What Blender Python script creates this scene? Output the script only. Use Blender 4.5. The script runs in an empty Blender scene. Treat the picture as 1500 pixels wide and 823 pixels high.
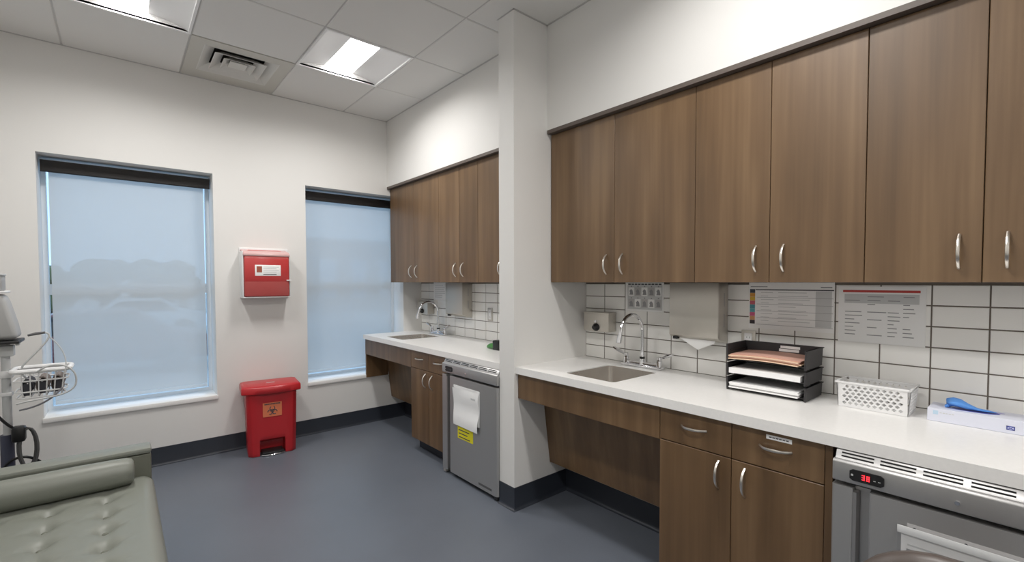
import bpy, bmesh, math, random
from mathutils import Vector, Matrix
random.seed(7)
scene = bpy.context.scene
col = scene.collection
R = math.radians

# ------------------------------------------------------------------ camera
F_PX, YAW, PITCH, ROLL = 678.9392, R(40.3723), R(-1.786), R(-0.1154)
CAM = Vector((-2.4638, -4.3935, 1.39))
fw = Vector((math.sin(YAW)*math.cos(PITCH), math.cos(YAW)*math.cos(PITCH), math.sin(PITCH)))
rt = Vector((math.cos(YAW), -math.sin(YAW), 0)); up = rt.cross(fw)
rt, up = rt*math.cos(ROLL)+up*math.sin(ROLL), up*math.cos(ROLL)-rt*math.sin(ROLL)
cd = bpy.data.cameras.new('camera'); cam = bpy.data.objects.new('camera', cd); col.objects.link(cam)
cam.matrix_world = Matrix(((rt.x, up.x, -fw.x, CAM.x), (rt.y, up.y, -fw.y, CAM.y), (rt.z, up.z, -fw.z, CAM.z), (0, 0, 0, 1)))
cd.sensor_fit = 'HORIZONTAL'; cd.sensor_width = 36.0
cd.lens = F_PX/1500*36; cd.shift_y = 22.04/1500; cd.clip_start = 0.02; cd.clip_end = 400
scene.camera = cam

# ------------------------------------------------------------------ sky, exposure
SKY_STRENGTH = 1.95
LAMP_STRENGTH = 8.0      # glow of the troffer lens itself
LAMP_WATTS = 16.5        # light each troffer throws down
LAMP_SPREAD = 157
w = bpy.data.worlds.new('overcast_sky'); scene.world = w; w.use_nodes = True
bg = w.node_tree.nodes['Background']
bg.inputs[0].default_value = (0.46, 0.69, 1.0, 1); bg.inputs[1].default_value = SKY_STRENGTH
vs = scene.view_settings
vs.view_transform = 'Standard'; vs.look = 'None'; vs.gamma = 1.0; vs.use_curve_mapping = False
vs.exposure = 0.0
cy = scene.cycles
cy.max_bounces = 10; cy.diffuse_bounces = 6; cy.glossy_bounces = 4; cy.transmission_bounces = 6; cy.transparent_max_bounces = 12
cy.sample_clamp_indirect = 6.0; cy.use_denoising = True
cy.caustics_reflective = False; cy.caustics_refractive = False

# ------------------------------------------------------------------ materials
def srgb(r, g, b):
    f = lambda c: (c/255/12.92) if c/255 <= 0.04045 else ((c/255+0.055)/1.055)**2.4
    return (f(r), f(g), f(b), 1)
MATS = {}
def mat(name, color, rough=0.5, metal=0.0, spec=0.5, bump=None, vary=None, coat=0.0, emit=None):
    m = bpy.data.materials.new(name); m.use_nodes = True; MATS[name] = m
    nt = m.node_tree; p = nt.nodes['Principled BSDF']
    c = color if len(color) == 4 else (*color, 1)
    p.inputs['Base Color'].default_value = c
    p.inputs['Roughness'].default_value = rough; p.inputs['Metallic'].default_value = metal
    p.inputs['Specular IOR Level'].default_value = spec
    p.inputs['Coat Weight'].default_value = coat
    if emit:
        p.inputs['Emission Color'].default_value = c; p.inputs['Emission Strength'].default_value = emit
    tc = nt.nodes.new('ShaderNodeTexCoord')
    if bump:
        sc, st = bump
        n = nt.nodes.new('ShaderNodeTexNoise'); n.inputs['Scale'].default_value = sc; n.inputs['Detail'].default_value = 3
        b = nt.nodes.new('ShaderNodeBump'); b.inputs['Strength'].default_value = st; b.inputs['Distance'].default_value = 0.002
        nt.links.new(tc.outputs['Object'], n.inputs['Vector']); nt.links.new(n.outputs['Fac'], b.inputs['Height'])
        nt.links.new(b.outputs['Normal'], p.inputs['Normal'])
    if vary:
        sc, amt = vary
        n = nt.nodes.new('ShaderNodeTexNoise'); n.inputs['Scale'].default_value = sc; n.inputs['Detail'].default_value = 4
        r = nt.nodes.new('ShaderNodeValToRGB')
        r.color_ramp.elements[0].position = 0.3; r.color_ramp.elements[1].position = 0.7
        r.color_ramp.elements[0].color = (*[x*(1-amt) for x in c[:3]], 1); r.color_ramp.elements[1].color = (*[min(1, x*(1+amt)) for x in c[:3]], 1)
        nt.links.new(tc.outputs['Object'], n.inputs['Vector']); nt.links.new(n.outputs['Fac'], r.inputs['Fac'])
        nt.links.new(r.outputs['Color'], p.inputs['Base Color'])
    return m

def wood_mat(name, dark, mid, light):
    m = bpy.data.materials.new(name); m.use_nodes = True; MATS[name] = m
    nt = m.node_tree; L = nt.links; p = nt.nodes['Principled BSDF']
    tc = nt.nodes.new('ShaderNodeTexCoord'); oi = nt.nodes.new('ShaderNodeObjectInfo')
    mul = nt.nodes.new('ShaderNodeMath'); mul.operation = 'MULTIPLY'; mul.inputs[1].default_value = 37.0
    L.new(oi.outputs['Random'], mul.inputs[0])
    cx = nt.nodes.new('ShaderNodeCombineXYZ'); L.new(mul.outputs[0], cx.inputs['Y']); L.new(mul.outputs[0], cx.inputs['Z'])
    add = nt.nodes.new('ShaderNodeVectorMath'); add.operation = 'ADD'
    L.new(tc.outputs['Object'], add.inputs[0]); L.new(cx.outputs[0], add.inputs[1])
    def noise(scale, sc, det):
        mp = nt.nodes.new('ShaderNodeMapping'); mp.inputs['Scale'].default_value = scale
        L.new(add.outputs[0], mp.inputs['Vector'])
        n = nt.nodes.new('ShaderNodeTexNoise'); n.inputs['Scale'].default_value = sc; n.inputs['Detail'].default_value = det
        L.new(mp.outputs[0], n.inputs['Vector']); return n
    a = noise((1, 1, 0.045), 13, 2); b = noise((1, 1, 0.03), 75, 4); c = noise((1, 1, 0.3), 4.5, 2)
    m1 = nt.nodes.new('ShaderNodeMix'); m1.inputs[0].default_value = 0.24
    L.new(a.outputs['Fac'], m1.inputs[2]); L.new(b.outputs['Fac'], m1.inputs[3])
    m2 = nt.nodes.new('ShaderNodeMix'); m2.inputs[0].default_value = 0.35
    L.new(m1.outputs[0], m2.inputs[2]); L.new(c.outputs['Fac'], m2.inputs[3])
    r = nt.nodes.new('ShaderNodeValToRGB'); e = r.color_ramp.elements
    e[0].position = 0.36; e[0].color = (*dark, 1); e[1].position = 0.64; e[1].color = (*light, 1)
    k = e.new(0.5); k.color = (*mid, 1)
    L.new(m2.outputs[0], r.inputs['Fac']); L.new(r.outputs['Color'], p.inputs['Base Color'])
    p.inputs['Roughness'].default_value = 0.42; p.inputs['Specular IOR Level'].default_value = 0.7
    bp = nt.nodes.new('ShaderNodeBump'); bp.inputs['Strength'].default_value = 0.06; bp.inputs['Distance'].default_value = 0.001
    L.new(b.outputs['Fac'], bp.inputs['Height']); L.new(bp.outputs['Normal'], p.inputs['Normal'])
    return m

def steel_mat(name, color, rough, stretch=(1, 60, 1)):
    m = mat(name, color, rough, 0.8)
    nt = m.node_tree; L = nt.links; p = nt.nodes['Principled BSDF']
    tc = nt.nodes.new('ShaderNodeTexCoord'); mp = nt.nodes.new('ShaderNodeMapping'); mp.inputs['Scale'].default_value = stretch
    n = nt.nodes.new('ShaderNodeTexNoise'); n.inputs['Scale'].default_value = 12; n.inputs['Detail'].default_value = 3
    L.new(tc.outputs['Object'], mp.inputs[0]); L.new(mp.outputs[0], n.inputs['Vector'])
    mr = nt.nodes.new('ShaderNodeMapRange'); mr.inputs['To Min'].default_value = rough*0.8; mr.inputs['To Max'].default_value = rough*1.25
    L.new(n.outputs['Fac'], mr.inputs['Value']); L.new(mr.outputs[0], p.inputs['Roughness'])
    return m

WALL = mat('wall_paint', (0.77, 0.76, 0.738), 0.6, bump=(180, 0.08))
CEIL = mat('ceiling_tile', (0.74, 0.73, 0.71), 0.9, bump=(140, 0.3))
RAIL = mat('ceiling_rail', (0.52, 0.51, 0.50), 0.6)
FLOOR = mat('sheet_vinyl', (0.125, 0.140, 0.168), 0.36, spec=0.5, vary=(1.6, 0.06), bump=(60, 0.05))
BASE = mat('rubber_base', (0.026, 0.031, 0.042), 0.45)
WOOD = wood_mat('walnut_laminate', (0.102, 0.056, 0.023), (0.146, 0.082, 0.036), (0.202, 0.121, 0.058))
CARC = mat('cabinet_inside', (0.09, 0.055, 0.032), 0.6)
TRIMM = mat('filler_strip', (0.115, 0.092, 0.078), 0.5)
QUARTZ = mat('white_quartz', (0.88, 0.87, 0.85), 0.28, vary=(90, 0.02))
TILE = mat('ceramic_tile', (0.90, 0.89, 0.86), 0.18, coat=0.2, bump=(4, 0.04))
GROUT = mat('grey_grout', (0.16, 0.135, 0.115), 0.9)
STEEL = steel_mat('brushed_steel', (0.50, 0.495, 0.49), 0.42)
STEELD = steel_mat('dark_brushed_steel', (0.42, 0.41, 0.405), 0.36)
SATIN = steel_mat('satin_box_steel', (0.60, 0.57, 0.52), 0.42, (1, 1, 30))
CHROME = mat('chrome', (0.78, 0.78, 0.80), 0.08, 1.0)
NICKEL = mat('satin_nickel', (0.78, 0.74, 0.68), 0.28, 1.0)
BASIN = steel_mat('sink_steel', (0.74, 0.70, 0.65), 0.24)
BLACK = mat('black_plastic', (0.012, 0.012, 0.013), 0.4)
DARKG = mat('charcoal_plastic', (0.030, 0.028, 0.030), 0.5)
VOID = mat('dark_cavity', (0.006, 0.006, 0.006), 0.9)
WHITEP = mat('white_plastic', (0.80, 0.80, 0.80), 0.4)
GREYP = mat('light_grey_plastic', (0.55, 0.56, 0.56), 0.45)
PAPER = mat('white_paper', (0.90, 0.90, 0.895), 0.7)
PAPERG = mat('grey_paper', (0.50, 0.49, 0.49), 0.7)
INK = mat('grey_ink', (0.30, 0.30, 0.31), 0.7)
INKL = mat('pale_grey_ink', (0.60, 0.61, 0.61), 0.7)
INKD = mat('dark_ink', (0.07, 0.07, 0.08), 0.7)
RED = mat('red_plastic', (0.46, 0.018, 0.024), 0.32, spec=0.5)
REDB = mat('red_translucent_bin', (0.46, 0.085, 0.08), 0.25)
REDD = mat('dark_red_band', (0.50, 0.045, 0.045), 0.3)
ORANGE = mat('orange_label', (0.72, 0.20, 0.09), 0.6)
BROWNL = mat('brown_label_square', (0.36, 0.10, 0.06), 0.6)
YELLOW = mat('yellow_label', (0.80, 0.72, 0.02), 0.6)
MANILA = mat('manila_card', (0.84, 0.62, 0.44), 0.7)
MANILAP = mat('pink_card', (0.66, 0.38, 0.30), 0.7)
GREEN = mat('green_plastic', (0.05, 0.22, 0.045), 0.4)
BLUE = mat('blue_nitrile', (0.10, 0.31, 0.78), 0.55)
LILAC = mat('lilac_film', (0.36, 0.34, 0.60), 0.4)
BOXW = mat('pale_blue_card', (0.72, 0.74, 0.84), 0.5)
BOXB = mat('light_blue_print', (0.50, 0.66, 0.80), 0.5)
NAVY = mat('navy_print', (0.10, 0.12, 0.42), 0.5)
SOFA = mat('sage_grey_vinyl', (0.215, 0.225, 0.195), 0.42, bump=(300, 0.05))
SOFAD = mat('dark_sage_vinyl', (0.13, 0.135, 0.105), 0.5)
BRONZE = mat('bronze_fascia', (0.011, 0.009, 0.009), 0.45)
CUFF = mat('grey_brown_cuff', (0.20, 0.17, 0.155), 0.8)
CUFFD = mat('dark_grey_cuff', (0.045, 0.045, 0.055), 0.8)
TAUPE = mat('taupe_vinyl', (0.085, 0.068, 0.060), 0.4)
VENT = mat('vent_enamel', (0.56, 0.545, 0.50), 0.5)
PAN = mat('troffer_pan', (0.86, 0.86, 0.86), 0.55)
LED = mat('red_led', (1.0, 0.05, 0.07), 0.4, emit=1.2)
LENS = mat('lamp_lens', (1.0, 0.97, 0.93), 0.5, emit=LAMP_STRENGTH)
FRAMEM = mat('window_frame_white', (0.82, 0.85, 0.88), 0.4)
ASPH = mat('asphalt', (0.47, 0.475, 0.47), 0.9, vary=(0.3, 0.12))
LEAF = mat('tree_leaves', (0.055, 0.085, 0.03), 0.8, vary=(1.2, 0.5))
BARK = mat('tree_bark', (0.06, 0.045, 0.03), 0.9)
BRICK = mat('pale_brick', (0.48, 0.40, 0.37), 0.85)
CARW = mat('car_paint', (0.85, 0.88, 0.90), 0.25)
CARR = mat('maroon_car_paint', (0.16, 0.05, 0.05), 0.25)
TYRE = mat('tyre', (0.02, 0.02, 0.02), 0.8)
CLEAR = None
def facing(nt, f0, k):
    # reflectance that rises at grazing angles, the same from both sides of a thin sheet
    lw = nt.nodes.new('ShaderNodeLayerWeight'); lw.inputs['Blend'].default_value = .5
    pw = nt.nodes.new('ShaderNodeMath'); pw.operation = 'POWER'; pw.inputs[1].default_value = 4
    ma = nt.nodes.new('ShaderNodeMath'); ma.operation = 'MULTIPLY_ADD'; ma.inputs[1].default_value = k; ma.inputs[2].default_value = f0
    nt.links.new(lw.outputs['Facing'], pw.inputs[0]); nt.links.new(pw.outputs[0], ma.inputs[0]); return ma
def mix_mats():
    # window glass: clear with a faint mirror reflection
    m = bpy.data.materials.new('window_glass'); m.use_nodes = True; nt = m.node_tree; nt.nodes.clear(); L = nt.links
    o = nt.nodes.new('ShaderNodeOutputMaterial'); t = nt.nodes.new('ShaderNodeBsdfTransparent'); g = nt.nodes.new('ShaderNodeBsdfGlossy')
    t.inputs[0].default_value = (0.92, 0.95, 0.95, 1); g.inputs['Roughness'].default_value = 0.02
    fr = facing(nt, .05, .7); mx = nt.nodes.new('ShaderNodeMixShader')
    L.new(fr.outputs[0], mx.inputs[0]); L.new(t.outputs[0], mx.inputs[1]); L.new(g.outputs[0], mx.inputs[2]); L.new(mx.outputs[0], o.inputs[0])
    MATS['window_glass'] = m
    # screen-fabric roller shade: open weave lets some view through, threads scatter light
    m = bpy.data.materials.new('screen_fabric'); m.use_nodes = True; nt = m.node_tree; nt.nodes.clear(); L = nt.links
    o = nt.nodes.new('ShaderNodeOutputMaterial'); t = nt.nodes.new('ShaderNodeBsdfTransparent')
    tl = nt.nodes.new('ShaderNodeBsdfTranslucent'); df = nt.nodes.new('ShaderNodeBsdfDiffuse')
    tl.inputs[0].default_value = (0.78, 0.80, 0.80, 1); df.inputs[0].default_value = (0.78, 0.785, 0.78, 1)
    m1 = nt.nodes.new('ShaderNodeMixShader'); m1.inputs[0].default_value = 0.5
    L.new(tl.outputs[0], m1.inputs[1]); L.new(df.outputs[0], m1.inputs[2])
    m2 = nt.nodes.new('ShaderNodeMixShader'); m2.inputs[0].default_value = 0.27
    L.new(m1.outputs[0], m2.inputs[1]); L.new(t.outputs[0], m2.inputs[2]); L.new(m2.outputs[0], o.inputs[0])
    MATS['screen_fabric'] = m
    # clear plastic sleeve / cover
    m = bpy.data.materials.new('clear_plastic'); m.use_nodes = True; nt = m.node_tree; nt.nodes.clear(); L = nt.links
    o = nt.nodes.new('ShaderNodeOutputMaterial'); t = nt.nodes.new('ShaderNodeBsdfTransparent'); g = nt.nodes.new('ShaderNodeBsdfGlossy')
    g.inputs['Roughness'].default_value = 0.15
    fr = facing(nt, .06, .7); mx = nt.nodes.new('ShaderNodeMixShader')
    tc = nt.nodes.new('ShaderNodeTexCoord'); n = nt.nodes.new('ShaderNodeTexNoise'); n.inputs['Scale'].default_value = 18; bp = nt.nodes.new('ShaderNodeBump')
    bp.inputs['Strength'].default_value = 0.4; bp.inputs['Distance'].default_value = 0.01
    L.new(tc.outputs['Object'], n.inputs['Vector']); L.new(n.outputs['Fac'], bp.inputs['Height']); L.new(bp.outputs['Normal'], g.inputs['Normal'])
    L.new(fr.outputs[0], mx.inputs[0]); L.new(t.outputs[0], mx.inputs[1]); L.new(g.outputs[0], mx.inputs[2]); L.new(mx.outputs[0], o.inputs[0])
    MATS['clear_plastic'] = m
mix_mats()
GLASS, FABRIC, CLEAR = MATS['window_glass'], MATS['screen_fabric'], MATS['clear_plastic']

# ------------------------------------------------------------------ mesh helpers
class MB:
    def __init__(s): s.v = []; s.f = []
    def add(s, vs, fs):
        n = len(s.v); s.v += [Vector(p) for p in vs]; s.f += [tuple(i+n for i in f) for f in fs]; return s
    def box(s, x0, x1, y0, y1, z0, z1):
        x0, x1 = sorted((x0, x1)); y0, y1 = sorted((y0, y1)); z0, z1 = sorted((z0, z1))
        return s.add([(x0,y0,z0),(x1,y0,z0),(x1,y1,z0),(x0,y1,z0),(x0,y0,z1),(x1,y0,z1),(x1,y1,z1),(x0,y1,z1)],
                     [(0,3,2,1),(4,5,6,7),(0,1,5,4),(1,2,6,5),(2,3,7,6),(3,0,4,7)])
    def prism(s, poly, axis, a0, a1):
        # poly: 2D points (the two other axes in order), swept along axis
        def P(p, a):
            return {'x': (a, p[0], p[1]), 'y': (p[0], a, p[1]), 'z': (p[0], p[1], a)}[axis]
        n = len(poly)
        vs = [P(p, a0) for p in poly]+[P(p, a1) for p in poly]
        fs = [tuple(range(n)), tuple(range(2*n-1, n-1, -1))]+[(i, i+n, (i+1) % n+n, (i+1) % n) for i in range(n)]
        return s.add(vs, fs)
    def loft(s, rings, cap=True, closed=True):
        n = len(rings[0]); vs = [p for r in rings for p in r]; fs = []
        for k in range(len(rings)-1):
            for i in range(n if closed else n-1):
                j = (i+1) % n; fs.append((k*n+i, k*n+j, (k+1)*n+j, (k+1)*n+i))
        if cap and closed:
            fs.append(tuple(range(n-1, -1, -1))); fs.append(tuple(range((len(rings)-1)*n, len(rings)*n)))
        return s.add(vs, fs)
    def tube(s, path, r, n=8, closed=False, flat=1.0, up=None):
        path = [Vector(p) for p in path]; m = len(path); rings = []
        t0 = (path[1]-path[0]).normalized(); u = Vector(up) if up else (Vector((0, 0, 1)) if abs(t0.z) < 0.9 else Vector((1, 0, 0)))
        u = (u-t0*u.dot(t0)).normalized()
        for i, p in enumerate(path):
            if closed: t = (path[(i+1) % m]-path[i-1]).normalized()
            else: t = (path[min(i+1, m-1)]-path[max(i-1, 0)]).normalized()
            u = (u-t*u.dot(t)).normalized(); v = t.cross(u); rr = r[i] if isinstance(r, (list, tuple)) else r
            rings.append([p+u*(math.cos(2*math.pi*k/n)*rr*flat)+v*(math.sin(2*math.pi*k/n)*rr) for k in range(n)])
        if closed: rings.append(rings[0])
        return s.loft(rings, cap=not closed)
    def lathe(s, prof, c, axis='z', n=20):
        rings = []
        for r, h in prof:
            ring = []
            for k in range(n):
                a = 2*math.pi*k/n; q = (r*math.cos(a), r*math.sin(a), h)
                if axis == 'x': q = (q[2], q[0], q[1])
                if axis == 'y': q = (q[0], -q[2], q[1])
                ring.append(Vector(c)+Vector(q))
            rings.append(ring)
        return s.loft(rings)
    def ball(s, c, rx, ry, rz, n=12, m=8):
        rings = [[Vector((c[0]+rx*math.sin(math.pi*j/m)*math.cos(2*math.pi*k/n), c[1]+ry*math.sin(math.pi*j/m)*math.sin(2*math.pi*k/n), c[2]+rz*math.cos(math.pi*j/m))) for k in range(n)] for j in range(1, m)]
        rings = [[Vector((c[0], c[1], c[2]+rz))]*n]+rings+[[Vector((c[0], c[1], c[2]-rz))]*n]
        return s.loft(rings, cap=False)
    def rot(s, ang, axis='Z', c=(0, 0, 0)):
        M = Matrix.Rotation(ang, 3, axis); c = Vector(c); s.v = [M @ (p-c)+c for p in s.v]; return s
    def mesh(s, name, m, origin=(0, 0, 0), bevel=0, seg=2, smooth=True, angle=35):
        o = Vector(origin); me = bpy.data.meshes.new(name); me.from_pydata([p-o for p in s.v], [], s.f)
        bm = bmesh.new(); bm.from_mesh(me)
        bmesh.ops.remove_doubles(bm, verts=bm.verts, dist=1e-6)
        bmesh.ops.recalc_face_normals(bm, faces=bm.faces)
        if bevel:
            es = [e for e in bm.edges if len(e.link_faces) == 2 and e.calc_face_angle(0) > R(40)]
            bmesh.ops.bevel(bm, geom=es, offset=bevel, segments=seg, profile=0.5, affect='EDGES', clamp_overlap=True)
        bm.to_mesh(me); bm.free()
        if smooth:
            for p in me.polygons: p.use_smooth = True
            me.set_sharp_from_angle(angle=R(angle))
        me.materials.append(m); return me

ORG = {}
def tag(o, label=None, cat=None, group=None, kind=None):
    if label: o['label'] = label
    if cat: o['category'] = cat
    if group: o['group'] = group
    if kind: o['kind'] = kind
    return o
def thing(name, label, cat, loc, group=None, rotz=0):
    o = bpy.data.objects.new(name, None); col.objects.link(o); o.location = loc; o.rotation_euler = (0, 0, rotz)
    o.empty_display_size = 0.1
    ORG[o.name] = Vector(loc) if rotz == 0 else Vector((0, 0, 0))
    return tag(o, label, cat, group)
def part(name, mb, m, parent=None, label=None, **kw):
    org = ORG[parent.name] if parent else Vector((0, 0, 0))
    me = mb.mesh(name, m, org, **kw); o = bpy.data.objects.new(name, me); col.objects.link(o)
    if parent: o.parent = parent
    ORG[o.name] = org
    if label: o['label'] = label
    if name in ('printed_lines', 'label_text', 'table_rules', 'label_print', 'brand_print', 'socket_slots', 'buttons'): o['kind'] = 'stuff'   # print too small to pick apart
    return o
def solo(name, mb, m, label, cat, base, group=None, **kw):
    me = mb.mesh(name, m, base, **kw); o = bpy.data.objects.new(name, me); col.objects.link(o); o.location = base
    ORG[o.name] = Vector(base); return tag(o, label, cat, group)
def struct(name, mb, m, label=None, **kw):
    o = part(name, mb, m, None, **kw); o['kind'] = 'structure'
    if label: o['label'] = label
    return o
def copy_tree(o, parent=None):
    c = o.copy(); col.objects.link(c)
    if parent: c.parent = parent
    ORG[c.name] = ORG.get(o.name, Vector((0, 0, 0)))
    for ch in list(o.children): copy_tree(ch, c)
    return c
def bez(p0, p1, p2, p3, n=12):
    p0, p1, p2, p3 = map(Vector, (p0, p1, p2, p3)); out = []
    for i in range(n+1):
        t = i/n; out.append(p0*(1-t)**3+p1*3*t*(1-t)**2+p2*3*t*t*(1-t)+p3*t**3)
    return out
def rrect(x0, x1, y0, y1, r, n=6):
    pts = []
    for cx, cy_, a0 in ((x1-r, y1-r, 0), (x0+r, y1-r, 90), (x0+r, y0+r, 180), (x1-r, y0+r, 270)):
        for i in range(n+1):
            a = R(a0+90*i/n); pts.append((cx+r*math.cos(a), cy_+r*math.sin(a)))
    return pts

# ------------------------------------------------------------------ measured layout (metres)
H = 2.9917
XB, XC, XW, XF = -0.3767, -0.3473, -0.6536, -0.6439       # bulkhead, upper doors, wing end, counter front
YW1, YW2 = -2.2836, -2.142                                # wing near / far face
ZC, ZCB = 0.875, 0.834                                    # worktop
ZB, ZT, ZTB = 1.3865, 2.341, 2.319                        # upper cabinet bottom, strip top, strip bottom
XD = -0.6239                                              # base cabinet doors
YR, XL = -7.19, -3.35                                      # rear wall, left wall
HB = 0.136
W1 = (-2.861, -1.868); W2 = (-1.163, -0.208); WT = 2.258; WB = 0.478

# ------------------------------------------------------------------ room shell
struct('floor', MB().box(XL-.2, .2, YR-.2, .31, -.1, 0), FLOOR, smooth=False)
mb = MB()
for x0, x1, z0, z1 in ((XL-.2, W1[0], 0, H+.3), (W1[0], W1[1], 0, WB-.034), (W1[0], W1[1], WT, H+.3), (W1[1], W2[0], 0, H+.3), (W2[0], W2[1], 0, WB-.034), (W2[0], W2[1], WT, H+.3), (W2[1], .2, 0, H+.3)):
    mb.box(x0, x1, 0, .31, z0, z1)
struct('wall_back', mb, WALL, smooth=False)
wall_right = struct('wall_right', MB().box(.008, .2, YR, 0, 0, H+.3), WALL, smooth=False)
struct('wall_left', MB().box(XL-.2, XL, YR, 0, 0, H+.3), WALL, smooth=False)
struct('wall_rear', MB().box(XL-.2, .2, YR-.2, YR, 0, H+.3), WALL, smooth=False)
struct('wall_wing', MB().box(XW, .008, YW1, YW2, 0, H+.02), WALL, smooth=False)
mb = MB(); mb.box(XB, .008, YW2, 0, ZT, H+.02); struct('wall_bulkhead_far', mb, WALL, smooth=False)
mb = MB(); mb.box(XB, .008, YR, YW1, ZT, H+.02); struct('wall_bulkhead_near', mb, WALL, smooth=False)
mb = MB(); mb.box(-.198, .008, YW1, -3.25, 0, .55); struct('wall_chase_near', mb, WALL, smooth=False)
mb = MB(); mb.box(-.198, .008, 0, -.934, 0, .55); struct('wall_chase_far', mb, WALL, smooth=False)

# coved rubber base: straight face with a curved toe
def cove(pts_path, name):
    # pts_path: list of (x, y) wall corners; nrm to the left of travel
    prof = [(0, HB), (.004, HB), (.0045, .02), (.007, .009), (.013, .003), (.022, .0005), (.022, 0), (0, 0)]
    m = MB(); rings = []
    P = [Vector((p[0], p[1])) for p in pts_path]
    for i, p in enumerate(P):
        d0 = (P[i]-P[i-1]).normalized() if i > 0 else None; d1 = (P[i+1]-P[i]).normalized() if i < len(P)-1 else None
        n0 = Vector((-d0.y, d0.x)) if d0 else None; n1 = Vector((-d1.y, d1.x)) if d1 else None
        if n0 is None: n = n1; k = 1
        elif n1 is None: n = n0; k = 1
        else: n = (n0+n1).normalized(); k = 1/max(.3, n.dot(n0))
        rings.append([Vector((p.x+n.x*q[0]*k, p.y+n.y*q[0]*k, q[1])) for q in prof])
    m.loft(rings); return struct(name, m, BASE, angle=50)
cove([(-.198, 0), (XL, 0), (XL, YR)], 'baseboard_back')
cove([(XW, YW2), (XW, YW1), (-.198, YW1)][::-1], 'baseboard_wing')
cove([(-.198, -3.245), (-.198, YW1)], 'baseboard_right_near')
cove([(-.198, -.934), (-.198, 0)], 'baseboard_right_far')

# tiles of the splashback, each its own piece on a grout bed
tile_meshes = {}
def tile_mesh(wd, ht):
    k = (round(wd, 4), round(ht, 4))
    if k not in tile_meshes:
        m = MB(); b = .0016
        m.loft([[(.006, -wd, 0), (.006, 0, 0), (.006, 0, ht), (.006, -wd, ht)], [(b, -wd, 0), (b, 0, 0), (b, 0, ht), (b, -wd, ht)], [(0, -wd+b, b), (0, -b, b), (0, -b, ht-b), (0, -wd+b, ht-b)]])
        tile_meshes[k] = m.mesh('tile', TILE, smooth=False)
    return tile_meshes[k]
PY, PZ, G = .1626, .0833, .0048
def splash(y0, y1, name):
    bed = part(name, MB().box(.0025, .008, y1, y0, ZC, ZB), GROUT, wall_right, smooth=False)
    n = 0; z = ZC+.002
    rows = []
    for i in range(7):
        zt = min(z+PZ-G, ZB-.001)
        if zt-z > .01: rows.append((z, zt))
        z += PZ
    y = y0
    while y > y1+.02:
        ye = max(y-PY, y1)
        for za, zb in rows:
            o = bpy.data.objects.new('tile', tile_mesh(y-ye-G, zb-za)); col.objects.link(o); o.parent = wall_right
            o.location = (random.uniform(-.0003, .0003), y-G/2, za)
        y = ye
splash(YW1, -4.60, 'grout_bed'); splash(0, YW2, 'grout_bed')

# ------------------------------------------------------------------ ceiling grid
GX = [XB, -.812, -1.433, -2.068, -2.718, XL]
GY = [0, -.732, -1.378, -2.026, -2.672, -3.318, -3.964, -4.610, -5.256, -5.902, -6.548, YR]
LIGHT_CELLS = {(1, 1), (3, 1), (1, 5), (3, 5), (1, 9), (3, 9)}
VENT_CELL = (2, 0)
ceiling = struct('ceiling', MB().box(XL-.2, .2, YR-.2, .31, H+.30, H+.36), CEIL, smooth=False)
for i in range(len(GX)-1):
    for j in range(len(GY)-1):
        if (i, j) in LIGHT_CELLS or (i, j) == VENT_CELL: continue
        g = .0045
        x1, x0, y1, y0 = GX[i]-g, GX[i+1]+g, GY[j]-g, GY[j+1]+g
        m = MB(); e = .004
        m.loft([[(x0, y0, H+.018), (x1, y0, H+.018), (x1, y1, H+.018), (x0, y1, H+.018)], [(x0, y0, H+e), (x1, y0, H+e), (x1, y1, H+e), (x0, y1, H+e)], [(x0+e, y0+e, H), (x1-e, y0+e, H), (x1-e, y1-e, H), (x0+e, y1-e, H)]])
        part('ceiling_tile', m, CEIL, ceiling, smooth=False)
# the row of ceiling inside the strip right of the bulkhead line is closed by the bulkhead itself
for x in GX[1:-1]: part('grid_rail', MB().box(x-.012, x+.012, YR, 0, H+.004, H+.03), RAIL, ceiling, smooth=False)
for y in GY[1:-1]: part('grid_rail', MB().box(XL, XB, y-.012, y+.012, H+.005, H+.03), RAIL, ceiling, smooth=False)
for nm, a in (('wall_angle', (XL, XB, -.014, 0)), ('wall_angle', (XL, XL+.014, YR, 0)), ('wall_angle', (XB-.012, XB, YW2, 0)), ('wall_angle', (XB-.012, XB, YR, YW1)), ('wall_angle', (XW-.008, XW+.0, YW1-.01, YW2+.01)), ('wall_angle', (XW-.008, XB, YW1-.012, YW1))):
    part(nm, MB().box(*a, H-.002, H+.01), RAIL, ceiling, smooth=False)

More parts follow.
